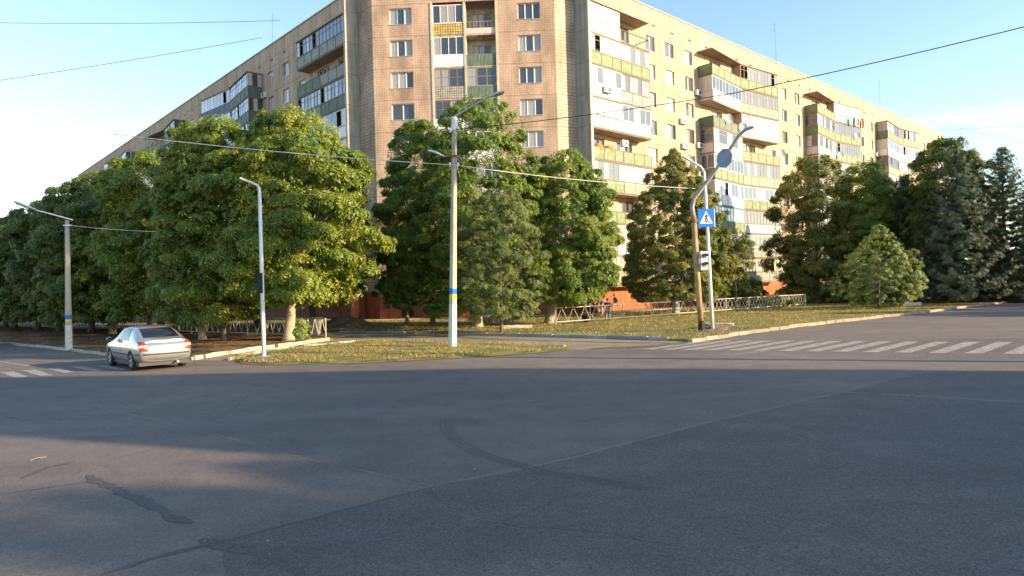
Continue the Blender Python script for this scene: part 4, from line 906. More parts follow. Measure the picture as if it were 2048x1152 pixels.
# trees outside the frame to the right and behind, whose shade falls across verge and road
for i, (x, y, h, r_, zb_, n_, wh) in enumerate(((62,42,11,3.2,2.2,1500,'across the road on the right'),(70,52,12,3.2,2.2,1500,'second across the road'),(58,60,11,3.2,2.2,1500,'up the verge on the right'),(80,62,13,3.2,2.2,1500,'far up the road'),
        (60,31,12,2.8,2.2,1500,'nearest across the road'),(66,25.5,12,2.0,4.2,1100,'on the near side of the side road'),(73,32,14,3,2.2,1500,'two rows back across the road'),(88,48,13,3.2,2.2,1500,'farthest across the road'),
        (33,-3.9,11,1.7,2.8,1300,'behind the viewer, at the very end of the brick block'),(33,-7.9,9.8,2.2,2.5,1400,'behind the viewer, low and dense beside the brick block'),(42,-9.4,14.3,1.9,10.5,260,'behind the viewer, sparse and tall past the brick block'),(28,13.3,24,3.1,12.8,1700,'right of the viewer, tall with a bare trunk, added to shade the left roadside'))):  # last one is an unseen high crown added to shade the left lamp post
    tree('broadleaf_tree', 'broadleaf tree outside the photo, '+wh, 'trees outside the photo', Vector((x,y,0)), h, x-r_, x+r_, zb_, n=int(n_*.65), size=2.3, seed=200+i, leaf='leaf_far', cz=0, nb=6, prof='round', tpl='palm')
# shrubs
def shrub(label, base, h, r, leaf, seed, n=500, size=.8):
    t = thing('shrub', label, 'shrub', (base.x,base.y,LAWN_Z)); me, C_, _ = crown_mesh(seed, .1, h, r, 'dome', 'sprig', n, size, .35, None, (0,0), M[leaf]); inst('foliage', me, t)
    mb = MB()
    for c in C_[:6]: mb.tube([(0,0,-.05), tuple(c)], [.02,.008], 4, caps=False)
    mb.build('stem', M['bark'], t); return t
shrub('leafy suckers at the foot of the big sunlit chestnut', at(597,680,LAWN_Z), 1.0, .55, 'leaf_bright', 301, 420, 1.1)
shrub('dark rounded shrub against the orange plinth by the zigzag balconies', at(1478,613,LAWN_Z), 3.0, 2.6, 'leaf_far', 302, 1500, 1.5)
shrub('low dark brush behind the right end of the lattice fence', at(1545,615,LAWN_Z), 1.1, 2.2, 'leaf_far', 303, 700, 1.0)

# grass blades and fallen leaves
def blades(name, poly, n, m, h0, h1, z, seed, flat=False, near=None):
    rs = np.random.RandomState(seed); pp = np.array([(p[0],p[1]) for p in poly]); lo = pp.min(0); hi = pp.max(0)
    if near is not None: hi = np.minimum(hi, near[1]); lo = np.maximum(lo, near[0])
    q = rs.uniform(lo, hi, (n*6,2)); ins = np.zeros(len(q), bool); j = len(pp)-1
    for i in range(len(pp)):
        a = pp[i]; b = pp[j]; c = ((a[1] > q[:,1]) != (b[1] > q[:,1])) & (q[:,0] < (b[0]-a[0])*(q[:,1]-a[1])/(b[1]-a[1]+1e-12)+a[0]); ins ^= c; j = i
    q = q[ins]; cl = np.sin(q[:,0]*1.3+1+np.sin(q[:,1]*.7)*2)*np.sin(q[:,1]*1.1+np.sin(q[:,0]*.9))+np.sin(q[:,0]*3.1+q[:,1]*2.3)*.6; q = q[(cl+rs.uniform(-.8,.8,len(q))) > -.05][:n]; N = len(q)
    az = rs.uniform(0,6.28,N); d = np.stack([np.cos(az),np.sin(az),np.zeros(N)],1); s = np.stack([-np.sin(az),np.cos(az),np.zeros(N)],1); h = rs.uniform(h0,h1,N)[:,None]
    b = np.stack([q[:,0],q[:,1],np.full(N,z)],1)
    if flat: V = np.stack([b-d*h*.5, b+s*h*.35+np.array((0,0,.01)), b+d*h*.5+np.array((0,0,.02)), b-s*h*.35+np.array((0,0,.01))],1)
    else: V = np.stack([b-s*h*.22, b+s*h*.22, b+s*h*.12+d*h*.45+np.array((0,0,1))*h, b-s*h*.02+d*h*.35+np.array((0,0,1))*h*.9],1)
    return stuff(inst(name, np_mesh(name, V.reshape(-1,3), np.arange(N*4).reshape(-1,4), [m])))
def stf(o, lb, c): return tag(o, lb, c)
stf(blades('grass', isl, 15000, M['blade'], .03, .085, LAWN_Z-.02, 1), 'short dry grass on the traffic island', 'grass')
stf(blades('grass', lawn_pts, 40000, M['blade'], .04, .10, LAWN_Z, 2, near=((-12,28),(50,64))), 'patchy grass on the verge before the right wing', 'grass')
stf(blades('fallen_leaves', lit, 16000, M['dead'], .09, .2, LAWN_Z+.005, 3, True, near=((-45,26),(-5,60))), 'brown fallen leaves under the chestnut row', 'leaf litter')
stf(blades('fallen_leaves', lawn_pts, 4500, M['dead'], .07, .15, LAWN_Z+.01, 4, True, near=((-16,28),(45,62))), 'scattered dry leaves on the verge', 'leaf litter')
stf(blades('fallen_leaves', isl, 700, M['dead'], .05, .10, LAWN_Z+.01, 5, True), 'scattered dry leaves on the traffic island', 'leaf litter')
rs5 = [(rng.uniform(-9,12), rng.uniform(4,22)) for _ in range(80)]
gv = MB()
for x, y in rs5:
    s = rng.uniform(.004,.011); gv.box(x-s,x+s,y-s,y+s,.002,.002+s)
stf(stuff(gv.build('gravel', M['concrete'])), 'loose grit scattered over the asphalt', 'gravel')
for (a, b) in (((60,924),(92,917)), ((65,920),(85,921))):
    pa, pb = at(*a), at(*b); tag(MB().tube([(0,0,.015), ((pb-pa).x*.5,(pb-pa).y*.5,.03), ((pb-pa).x,(pb-pa).y,.015)], .006, 4).build('straw', mat('straw', (.24,.21,.10), .8), None, pa), 'yellow straw lying on the asphalt at lower left' + (', the longer one' if a[0] == 60 else ', the shorter one'), 'straw')

# ------------------------------------------------------------------ poles, lamps, signs
def lamp_head(parent, pos, d, ln=.75, wd=.28, m='metal'):
    d = Vector(d).normalized(); s = Vector((-d.y,d.x,0)).normalized(); pos = Vector(pos); mb = MB(); up = Vector((0,0,1))
    st = [(-.05,.05,.04),(.2,.10,.07),(.5,.5*wd/.28*.28,.10),(.85,.48*wd,.09),(1.0,.22*wd,.04)]
    vv = []
    for k,w_,h_ in st:
        c = pos+d*ln*k
        for j in range(8): a = 2*math.pi*j/8; vv.append(c+s*math.cos(a)*w_+up*(math.sin(a)*h_ if math.sin(a) > 0 else math.sin(a)*h_*.5))
    ff = [(i*8+j,i*8+(j+1)%8,(i+1)*8+(j+1)%8,(i+1)*8+j) for i in range(len(st)-1) for j in range(8)]+[tuple(range(8)),tuple(reversed(range(32,40)))]
    o = mb.add(vv, ff).build('lamp_head', M[m], parent, smooth=True)
    g = MB(); vv = []
    for k,w_ in ((.45,.09),(.6,.11),(.9,.08)):
        for sx in (-1,1): c = pos+d*ln*k; vv += [c+s*sx*w_-up*.05]
    g.add(vv, [(0,1,3,2),(2,3,5,4)]).build('lamp_lens', M['pane_pale'], o)
M['pole_conc'] = mat('pole_concrete', (.45,.40,.31), .9, noise=[(2,.12),(20,.12)], streak=.12, bump=(25,.4)); M['band_blue'] = mat('blue_band', (.02,.16,.55), .6, noise=(4,.2)); M['band_yellow'] = mat('yellow_band', (.68,.55,.04), .6, noise=(4,.2))
def conc_pole(label, bpx, bpy_, tpx, tpy, r0, r1, yb, yy, yw):
    b = at(bpx,bpy_,LAWN_Z); t = atd(tpx,tpy,b.y); T = t-b
    root = thing('street_lamp', label, 'street lamp', b)
    def seg(name, y0, y1, m, ex=1.0):
        z0 = (bpy_-y0)/(bpy_-tpy); z1 = (bpy_-y1)/(bpy_-tpy)
        ra = (r0+(r1-r0)*z0)*ex; rb = (r0+(r1-r0)*z1)*ex
        a = T*z0; c = T*z1
        return MB().tube([a,c], [ra,rb], 8).build(name, M[m], root)
    seg('pole', bpy_, tpy, 'pole_conc')
    seg('white_base', bpy_-.1, yw, 'whitewash', 1.03); seg('blue_band', yb[0], yb[1], 'band_blue', 1.03); seg('yellow_band', yy[0], yy[1], 'band_yellow', 1.03)
    return root, b, T
p1, b1, T1 = conc_pole('concrete lamp post on the island with blue and yellow bands and two lamp heads', 905,694, 909,236, .165,.09, (589,578), (598,590), 609)
Y1 = b1.y
def loc_from(root_b, px, py, dY=0): return atd(px,py,root_b.y+dY)-root_b
a0_ = loc_from(b1, 898,238); a1_ = loc_from(b1, 975,196, -.6)
MB().tube([a0_, loc_from(b1,909,234), a1_], [.035,.035,.03], 7).build('arm', M['metal'], p1); lamp_head(p1, a1_, (loc_from(b1,1005,186,-.8)-a1_), .72)
MB().tube([loc_from(b1,909,262), loc_from(b1,909,236)], [.115,.11], 8).build('pole_cap', M['whitepaint'], p1)
q0 = loc_from(b1, 913,312); q1 = loc_from(b1, 888,314,-.4)
MB().tube([q0, q1], [.035,.03], 6).box(-.13+T1.x*.83,.13+T1.x*.83,-.13,.13,T1.z*.83-.04,T1.z*.83+.04).build('bracket', M['rust'], p1); lamp_head(p1, q1, loc_from(b1,862,305,-.7)-q1, .72)
ins = MB()
for px,py in ((901,262),(916,258),(900,330),(916,330)): c = loc_from(b1,px,py,-.05); ins.tube([c-Vector((0,0,.09)),c,c+Vector((0,0,.09))],[.03,.06,.03],6)
ins.build('insulator', M['whitepaint'], p1)
MB().tube([loc_from(b1,903,265,-.15), loc_from(b1,914,275,-.15), loc_from(b1,908,290,-.15), loc_from(b1,912,330,-.15)], .012, 4).build('cable_loop', M['wire'], p1)
p3, b3, T3 = conc_pole('grey concrete lamp post with white foot by the left road behind the car', 138,700, 134,441, .155,.09, (639,631), (644,640), 651)
a0_ = loc_from(b3,146,441); a1_ = loc_from(b3,72,421,-.8); MB().tube([a0_,a1_], .035, 7).build('arm', M['metal'], p3); lamp_head(p3, a1_, loc_from(b3,50,413,-1.1)-a1_, .9)
ins = MB(); c = loc_from(b3,129,452,-.1); ins.box(c.x-.05,c.x+.35,c.y-.04,c.y+.04,c.z-.03,c.z+.03); ins.build('crossarm', M['metal'], p3)
def steel_lamp(label, bpx, bpy_, pts, r0, r1, armr=.045, headdir=None):
    b = at(bpx,bpy_,LAWN_Z); root = thing('street_lamp', label, 'street lamp', b)
    L_ = [Vector((0,0,-.05))]+[loc_from(b,px,py,dy) for px,py,dy in pts]; n = len(L_)
    MB().tube(L_, [r0]+[r0+(r1-r0)*min(1,(i+1)/(n-2)) if i < n-2 else armr for i in range(n-1)], 10).build('post', M['whitepaint'], root, smooth=True)
    MB().box(-.2,.2,-.2,.2,.0,.025).build('base_plate', M['metal'], root)
    d = (L_[-1]-L_[-2]).normalized(); mb = MB(); mb.bar(L_[-1]-d*.1, L_[-1]+d*.45, .16, .05); mb.build('lamp_head', M['whitepaint'], root)
    return root, b
lp2, b2 = steel_lamp('slim white steel lamp post with bent arm in front of the big chestnut', 528,714, [(524,560,0),(519.5,395,0),(518.5,378,0),(514,371,-.1),(504,367,-.2)], .078,.045, .036)
lp5, b5 = steel_lamp('slim white steel lamp post with bent arm behind the pedestrian crossing sign', 1425,661, [(1418,520,0),(1410,370,0),(1408,345,0),(1402,335,-.1),(1380,322,-.4)], .092,.052, .038)
# leaning rusty post with bent arm
b4 = at(1403,663,LAWN_Z); p4 = thing('leaning_post', 'leaning rusty steel post with a cranked arm and an octagonal plate', 'post', b4)
M['rusty'] = mat('rusty_post', (.40,.27,.14), .75, .1, noise=[(3,.35),(18,.25)], streak=.3); M['greysteel'] = mat('grey_steel', (.34,.33,.31), .6, .3, noise=(6,.15))
MB().tube([(0,0,-.1), loc_from(b4,1396,570), loc_from(b4,1387,432)], [.14,.135,.13], 12).build('post', M['rusty'], p4, smooth=True)
MB().tube([(0,-.0,.0), (0,0,.5)], [.158,.157], 12).build('black_foot', M['blackm'], p4)
MB().tube([loc_from(b4,1387,440), loc_from(b4,1384,415), loc_from(b4,1388,398,-.1), loc_from(b4,1440,330,-.7), loc_from(b4,1478,272,-1.2), loc_from(b4,1490,261,-1.4), loc_from(b4,1508,254,-1.7)], [.115,.11,.10,.09,.08,.08,.075], 10).build('arm', M['greysteel'], p4, smooth=True)
MB().tube([loc_from(b4,1388,446), loc_from(b4,1388,440)], .165, 12).build('collar', M['rust'], p4)
oc = [(.38*math.cos(R(22.5+45*k)), .47*math.sin(R(22.5+45*k))) for k in range(8)]; mb = MB()
mb.add([(x,0,z) for x,z in oc]+[(x,.02,z) for x,z in oc], [tuple(range(8)), tuple(reversed(range(8,16)))]+[(k,k+8,(k+1)%8+8,(k+1)%8) for k in range(8)])
st = tag(mb.build('octagonal_sign', mat('sign_back', (.24,.29,.37), .6, .0, noise=(4,.12)), None, atd(1449,317,b4.y-.55-.42)), 'octagonal grey blue sign plate seen from the back, on the bent arm', 'sign')
st.rotation_euler = (0, R(10), R(-38))
MB().bar((-.02,.02,0),(-.02,.42,0),.05).build('sign_bracket', M['greysteel'], st)
# pedestrian crossing sign
sg_b = atd(1412.5,437,b5.y-.35)
sg = thing('crosswalk_sign', 'square blue pedestrian crossing sign with white triangle on the white lamp post', 'sign', sg_b, R(6))
S = .40; M['sign_blue'] = mat('sign_blue', (.02,.16,.60), .35); M['sign_white'] = mat('sign_white', (.70,.74,.78), .4); M['sign_black'] = mat('sign_black', (.015,.02,.03), .5)
MB().box(-S,S,0,.03,-S*1.08,S*1.08).build('plate', M['sign_blue'], sg)
MB().box(S,S+.035,-.003,.033,-S*1.08,S*1.08).build('edge', M['sign_white'], sg)
def flat(name, poly, y, m): return MB().add([(x*S,y,z*S) for x,z in poly], [tuple(range(len(poly)))]).build(name, m, sg)
flat('triangle', [(-.80,-.66),(.80,-.66),(0,.84)], -.004, M['sign_white'])
hd = [(.02+.09*math.cos(a), .50+.09*math.sin(a)) for a in [k*math.pi/5 for k in range(10)]]
flat('figure_head', hd, -.008, M['sign_black'])
flat('figure_body', [(-.09,.02),(.11,.0),(.10,.36),(-.05,.38)], -.0082, M['sign_black'])
for i, pl in enumerate(([(-.05,.37),(-.13,.35),(-.24,.06),(-.17,.03),(-.07,.24)], [(.09,.35),(.12,.26),(.27,.10),(.31,.15),(.17,.33)], [(-.09,.03),(.04,.02),(-.12,-.52),(-.25,-.52)], [(.0,.02),(.11,.02),(.21,-.28),(.30,-.50),(.17,-.52),(.09,-.26)])):
    flat('figure_limb', pl, -.0085-.0003*i, M['sign_black'])
for i, pl in enumerate(([(-.62,-.58),(-.42,-.58),(-.30,-.40),(-.40,-.40)], [(-.08,-.58),(.09,-.58),(.06,-.38),(-.05,-.38)], [(.40,-.58),(.62,-.58),(.42,-.40),(.32,-.40)])):
    flat('zebra_bar', pl, -.0065-.0003*i, M['sign_black'])
MB().box(-.03,.03,.03,.30,.2,.24).box(-.03,.03,.03,.30,-.24,-.2).build('bracket', M['metal'], sg)
# pedestrian signals
def signal(label, loc, rz, housing='white'):
    t = thing('pedestrian_signal', label, 'traffic light', loc, rz, 'pedestrian signals')
    MB().box(-.17,.17,0,.22,-.44,.44).build('housing', M[housing], t)
    MB().box(-.26,-.18,.03,.19,-.2,.2).build('mount_box', M['greysteel'], t)
    for zc in (.2,-.2):
        l_ = MB().tube([(0,-.004,zc),(0,-.012,zc)], .12, 14).build('lens', M['lensd'], t)
        v = MB(); n = 10; vv = []
        for k in range(n+1):
            a = math.pi*k/n-.25*math.cos(math.pi*k/n)*0; 
            for y_, rr_ in ((-.0,.135),(-.17,.135)): vv.append((rr_*math.cos(a), y_, zc+rr_*math.sin(a)))
        v.add(vv, [(2*k,2*k+1,2*k+3,2*k+2) for k in range(n)]); v.build('visor', M['blackm'], t)
    return t
M['lensd'] = mat('lens_dark', (.30,.22,.19), .25)
signal('white two lens pedestrian signal between the leaning post and the lamp post', atd(1409,522,b4.y-.25), R(8))
s2 = signal('dark pedestrian signal seen edge on, fixed to the slim white lamp post', atd(517.5,567,b2.y), R(-86), 'blackm'); s2.scale = (.8,.75,.85)

# overhead wires
def wire(label, pts, r, m, sag=.25, n=10, g='overhead wires'):
    mb = MB(); q = []
    for a, b in zip(pts[:-1], pts[1:]):
        for k in range(n): t = k/n; p = a.lerp(b,t); q.append(p-Vector((0,0,4*sag*t*(1-t))))
    q.append(pts[-1]); o = pts[0].copy()
    return tag(mb.tube([p-o for p in q], r, 5).build('overhead_wire', M[m], None, o), label, 'wire', g)
wire('pale thick cable crossing the left trees to the concrete lamp post', [atd(-420,165,22), atd(250,272,26), atd(908,331,Y1-.15)], .016, 'wire_pale', .10)
wire('pale cable from the concrete lamp post to the leaning post', [atd(908,331,Y1-.15), atd(1390,378,b4.y)], .015, 'wire_pale', .12)
wire('black cable from the concrete lamp post rising to the upper right corner', [atd(912,260,Y1-.1), atd(1470,187,24.5), atd(2300,-10,19)], .017, 'wire', .10)
wire('thin wire high in the sky at the upper left', [atd(-300,38,60), atd(560,42,60)], .024, 'wire_thin', .35)
wire('thin wire rising from the left edge to the roof antenna', [atd(-200,190,60), atd(525,76,71)], .036, 'wire_thin', .2)
wire('lowest thin wire at the left edge', [atd(-200,326,80), atd(182,320,100)], .02, 'wire_thin', .1)
wire('thin wire at the left edge rising to the roofline', [atd(-200,290,70), atd(262,262,95)], .018, 'wire_thin', .1)
wire('thin wire beneath the other rising wire at the left edge', [atd(-200,304,70), atd(245,270,96)], .016, 'wire_thin', .1)
wire('thin wire crossing the sky at the right edge', [atd(1850,262,110), atd(2300,238,90)], .02, 'wire_thin', .1)
wire('thin wire descending from the roof to the right edge', [atd(1850,240,118), atd(2300,345,90)], .02, 'wire_thin', .1)
wire('faint cable from the left lamp post into the trees', [atd(140,452,b3.y-.1), atd(420,466,34)], .012, 'wire_pale', .1)
wire('faint cable from the concrete lamp post down into the left trees', [atd(905,332,Y1), atd(760,372,36)], .012, 'wire', .1)

# ------------------------------------------------------------------ fences
def lattice_fence(label, pts, h, m, cell, mixed=None, gap=.18, seed=1, leg=True):
    o0 = pts[0]; root = thing('lattice_fence', label, 'fence', (o0.x,o0.y,LAWN_Z), 0, 'low lattice fences')
    for i, (a, b) in enumerate(zip(pts[:-1], pts[1:])):
        mm = M[mixed[i]] if mixed else M[m]; a = a-o0; b = b-o0; d = b-a; ln = d.length; a.z = b.z = 0; z = Vector((0,0,1))
        MB().bar(a+z*-.05, a+z*(h+.02), .055).build('post', mm, root)
        MB().bar(a+z*h, b+z*h, .05).build('rail', mm, root); MB().bar(a+z*gap, b+z*gap, .045).build('rail', mm, root)
        n = max(1, int(ln/cell)); 
        for k in range(n):
            p = a.lerp(b,k/n); q = a.lerp(b,(k+1)/n); m_ = p.lerp(q,.5)
            MB().bar(p+z*gap, m_+z*h, .026, .02).build('lattice_bar', mm, root); MB().bar(m_+z*h, q+z*gap, .026, .02).build('lattice_bar', mm, root)
            if cell > .55 and mixed and i >= 5:
                MB().bar(p+z*h+Vector((0,.02,0)), m_+z*gap+Vector((0,.02,0)), .026, .02).build('lattice_bar', mm, root); MB().bar(m_+z*gap+Vector((0,.02,0)), q+z*h+Vector((0,.02,0)), .026, .02).build('lattice_bar', mm, root)
    MB().bar(pts[-1]-o0-Vector((0,0,.05)), pts[-1]-o0+Vector((0,0,h)), .055).build('post', M[m], root)
    return root
f0 = at(1112,651,LAWN_Z); f1 = at(1612,613,LAWN_Z); fx = [1112,1181,1246,1304,1359,1408,1453,1499,1579,1612]
fp = []
for x in fx:
    rr = ray(x,640)[0]; d = (f1-f0); t = (rr*f0.y-f0.x)/(d.x-rr*d.y); fp.append(f0+d*t)
lattice_fence('pale lattice fence running along the verge towards the right wing', fp, 1.02, 'fence', .8, ['fence','fence_dark','fence_dark','fence_dark','fence','fence','fence','fence','fence'])
lattice_fence('lattice fence under the chestnuts left of the corner, ending at the path', [at(652,678,LAWN_Z), at(534,672,LAWN_Z), at(492,674,LAWN_Z)+Vector((-.3,1,0)), at(383,668,LAWN_Z), at(250,660,LAWN_Z), at(120,655,LAWN_Z)], 1.02, 'fence', .62, None, .14)
# dirt pile, tarp, slab, bin, blocks
def heap(name, label, cat, base, rx, ry, h, m, seed, jag=.2):
    r = random.Random(seed); n = 14; vv = []; 
    for k in range(5):
        q = 1-k/5
        for j in range(n): a = 2*math.pi*j/n; f = 1+r.uniform(-jag,jag); vv.append((rx*q*f*math.cos(a), ry*q*f*math.sin(a), h*(1-q**1.6)*(1+r.uniform(-jag,jag)*.6) if k else -.02))
    vv.append((0,0,h)); ff = [(k*n+j,k*n+(j+1)%n,(k+1)*n+(j+1)%n,(k+1)*n+j) for k in range(4) for j in range(n)]+[(4*n+j,4*n+(j+1)%n,5*n) for j in range(n)]
    return tag(MB().add(vv, ff).build(name, m, None, base, smooth=False), label, cat)
heap('dirt_pile', 'pale heap of sand in the shade before the left chamfer', 'dirt pile', at(690,655,LAWN_Z), 2.1,1.2,.75, M['dirt'], 1)
heap('dirt_pile', 'small sunlit heap of rubble right of the larger sand heap', 'dirt pile', at(722,654,LAWN_Z), .7,.5,.25, M['conc_light'], 8)
M['tarp'] = rib_mat('striped_tarp', (.62,.42,.32), .55, .45)
heap('tarpaulin', 'crumpled red and beige striped tarpaulin on the lawn', 'tarpaulin', at(995,645,LAWN_Z), 1.25,.9,.62, M['tarp'], 3, .32)
heap('rubble_heap', 'grey rubble pile behind the tarpaulin at the trunk', 'rubble', at(975,641,LAWN_Z), .8,.6,.45, M['conc_light'], 4, .3)
for lb, px, py, l_, w_, h_, rz, m in (('long pale concrete slab lying on the lawn behind the young tree', 1035,657, 1.7,.5,.16, 4,'conc_light'), ('flat grey slab on top of the heap behind the white lamp post', 1437,657, 1.3,.8,.14,8,'concrete'), ('pale concrete block by the road under the spruces', 1815,613, 1.9,.9,.28,20,'conc_light')):
    bmx = bmesh.new(); bmesh.ops.create_cube(bmx, size=1); bmesh.ops.scale(bmx, vec=(l_,w_,h_), verts=bmx.verts); bmesh.ops.subdivide_edges(bmx, edges=bmx.edges[:], cuts=3, use_grid_fill=True)
    for v in bmx.verts: v.co += Vector([rng.uniform(-1,1)*.03 for _ in range(3)])
    me = bpy.data.meshes.new('concrete_slab'); bmx.to_mesh(me); bmx.free(); me.materials.append(M[m]); b = at(px,py,LAWN_Z)
    tag(inst('concrete_slab', me, None, (b.x,b.y,LAWN_Z+h_/2-.02+(.12 if px == 1437 else 0)), R(rz)), lb, 'concrete slab')
heap('dirt_pile', 'low mound of stones at the foot of the white lamp post by the crossing', 'dirt pile', at(1440,659,LAWN_Z), 1.4,.9,.24, M['dirt'], 5, .3)
t = thing('litter_bin', 'round grey litter bin behind the left lattice fence', 'bin', at(631,668,LAWN_Z))
MB().tube([(0,0,0),(0,0,.1),(0,0,.85),(0,0,.9)], [.30,.32,.38,.40], 14).build('body', M['concrete'], t); MB().tube([(0,0,.89),(0,0,.93)], [.41,.39], 14).build('rim', M['greysteel'], t)
t = thing('bucket', 'dark bucket on the grass at the fence near the bending boy', 'bucket', at(1173,644,LAWN_Z))
MB().tube([(0,0,0),(0,0,.42)], [.24,.33], 12).build('body', M['blackm'], t); MB().tube([(-.33,0,.42),(-.2,0,.6),(.2,0,.6),(.33,0,.42)], .012, 5).build('handle', M['metal'], t)
# kiosk-like shop entrance at the wall past the fence
kb = FR.world(45,-2.2,0)
t = thing('shop_porch', 'small shop porch with a dark red sign and pale door in the deep shade', 'shop entrance', kb, FR.rz)
MB().box(-2.2,2.2,0,.12,2.3,2.9).build('sign_board', mat('red_sign', (.35,.02,.04), .5), t); MB().box(-2.2,-1.9,0,2.1,0,2.3).build('wall', M['conc_light'], t); MB().box(1.9,2.2,0,2.1,0,2.3).build('wall', M['conc_light'], t)
MB().box(-.9,.0,.4,.46,0,2.1).build('door', mat('blue_door', (.10,.2,.35), .5), t); MB().box(-2.3,2.3,-.1,2.1,2.9,3.0).build('roof', M['greysteel'], t)

# ------------------------------------------------------------------ silver car
M['paint'] = mat('silver_paint', (.36,.365,.37), .33, .6, .5); b_ = M['paint'].node_tree.nodes['Principled BSDF']; b_.inputs['Coat Weight'].default_value = 1; b_.inputs['Coat Roughness'].default_value = .06
M['glass_dark'] = mat('car_glass', (.010,.011,.012), .05, 0, .35); M['tail_red'] = mat('tail_red', (.32,.03,.02), .15); M['tail_clear'] = mat('tail_clear', (.65,.55,.5), .15); M['tail_orange'] = mat('tail_amber', (.8,.25,.03), .15)
M['plastic'] = mat('grey_plastic', (.05,.05,.052), .6); M['rim'] = mat('alloy_rim', (.5,.5,.5), .3, .7); M['red_paint'] = mat('dark_red_paint', (.12,.01,.012), .3)
def make_car(name, label, loc, rz, paint, full=True):
    root = thing(name, label, 'car', loc, rz)
    # local: x = width, y = length from rear bumper (0) to nose (4.5), z up
    W2 = .865
    st = [ # y, halfwidth, zbot, belt, top, tophalf
     (.0,.74,.36,.92,.99,.60),(.10,.83,.27,.94,1.04,.66),(.42,.86,.24,.955,1.08,.70),(.80,W2,.23,.96,1.27,.66),(1.25,W2,.22,.955,1.43,.62),(1.8,W2,.22,.945,1.475,.62),(2.35,W2,.22,.935,1.465,.62),(2.75,W2,.22,.925,1.39,.62),
     (3.15,W2,.22,.91,1.14,.66),(3.45,W2,.22,.895,.985,.70),(3.9,.85,.23,.85,.90,.66),(4.25,.80,.27,.72,.78,.58),(4.45,.68,.36,.60,.64,.46)]
    rings = []
    for k,(y,w_,zb,be,tp,tw) in enumerate(st):
        side = [(0,0,zb),(w_*.82,0,zb),(w_*.97,0,zb+.10),(w_,0,zb+.30),(w_*1.0,0,zb+.48 if zb+.48 < be-.08 else (zb+.3+be)/2),(w_*.955,0,be),(tw+.02,0,tp-.075),(tw*.82,0,tp-.018),(0,0,tp)]
        ry = []
        for j,(x,_,z) in enumerate(side):
            dy = 0
            if k == 0: dy = {0:.10,1:.08,2:.0,3:-.02,4:.03,5:.10,6:.14,7:.13,8:.10}[j]
            if k == 12: dy = {0:-.12,1:-.1,2:.0,3:.03,4:.0,5:-.05,6:-.06,7:-.04,8:-.03}[j]
            ry.append((x,y+dy,z))
        rings.append(ry)
    bmx = bmesh.new(); grid = []
    for ry in rings:
        row = [bmx.verts.new(p) for p in ry]; mir = {0:row[0], 8:row[8]}
        left = [row[0]]+[bmx.verts.new((-p[0],p[1],p[2])) for p in ry[1:8]]+[row[8]]
        grid.append((row,left))
    for k in range(len(grid)-1):
        for s_ in (0,1):
            a, b = grid[k][s_], grid[k+1][s_]
            for j in range(8):
                f = (a[j],b[j],b[j+1],a[j+1]); f = f if s_ == 0 else f[::-1]; bmx.faces.new(f)
    # caps: columns toward centre
    for k, flip in ((0,False),(len(grid)-1,True)):
        a, b = grid[k]; sgn_ = -1 if k == 0 else 1; mids = [a[0]]+[bmx.verts.new((0,(a[j].co.y)+sgn_*.055,a[j].co.z)) for j in range(1,8)]+[a[8]]
        hl = {}
        for s_, col in ((0,a),(1,b)):
            half = [a[0]]+[bmx.verts.new((col[j].co.x*.55,col[j].co.y+sgn_*.04,col[j].co.z)) for j in range(1,8)]+[a[8]]
            for j in range(8):
                for u, v in ((col,half),(half,mids)):
                    vs_ = []
                    for q in (u[j],u[j+1],v[j+1],v[j]):
                        if q not in vs_: vs_.append(q)
                    if len(vs_) >= 3:
                        if (s_ == 0) ^ flip: pass
                        else: vs_ = vs_[::-1]
                        try: bmx.faces.new(vs_)
                        except ValueError: pass
    bmesh.ops.recalc_face_normals(bmx, faces=bmx.faces[:])
    me = bpy.data.meshes.new('body'); bmx.to_mesh(me); bmx.free(); me.materials.append(paint); me.materials.append(M['plastic'])
    tmp = bpy.data.objects.new('tmp', me); C.objects.link(tmp)
    ss = tmp.modifiers.new('s','SUBSURF'); ss.levels = 2; ss.render_levels = 2
    cutters = []
    for yy in (.88,3.50):
        for sx in (-1,1):
            cm = MB().tube([(sx*.52,yy,.31),(sx*1.1,yy,.31)], .365, 28).mesh('cut', M['plastic']); c_ = bpy.data.objects.new('cut', cm); C.objects.link(c_); cutters.append(c_)
            bo = tmp.modifiers.new('b','BOOLEAN'); bo.operation = 'DIFFERENCE'; bo.object = c_; bo.solver = 'EXACT'
    dg = bpy.context.evaluated_depsgraph_get(); dg.update(); ev = bpy.data.meshes.new_from_object(tmp.evaluated_get(dg)); ev.name = 'body'
    for c_ in cutters: bpy.data.objects.remove(c_)
    bpy.data.objects.remove(tmp)
    ev.polygons.foreach_set('use_smooth', [True]*len(ev.polygons))
    try: ev.set_sharp_from_angle(angle=R(38))
    except Exception: pass
    body = inst('body', ev, root)
    tree_ = BVHTree.FromPolygons([v.co for v in ev.vertices], [tuple(p.vertices) for p in ev.polygons])
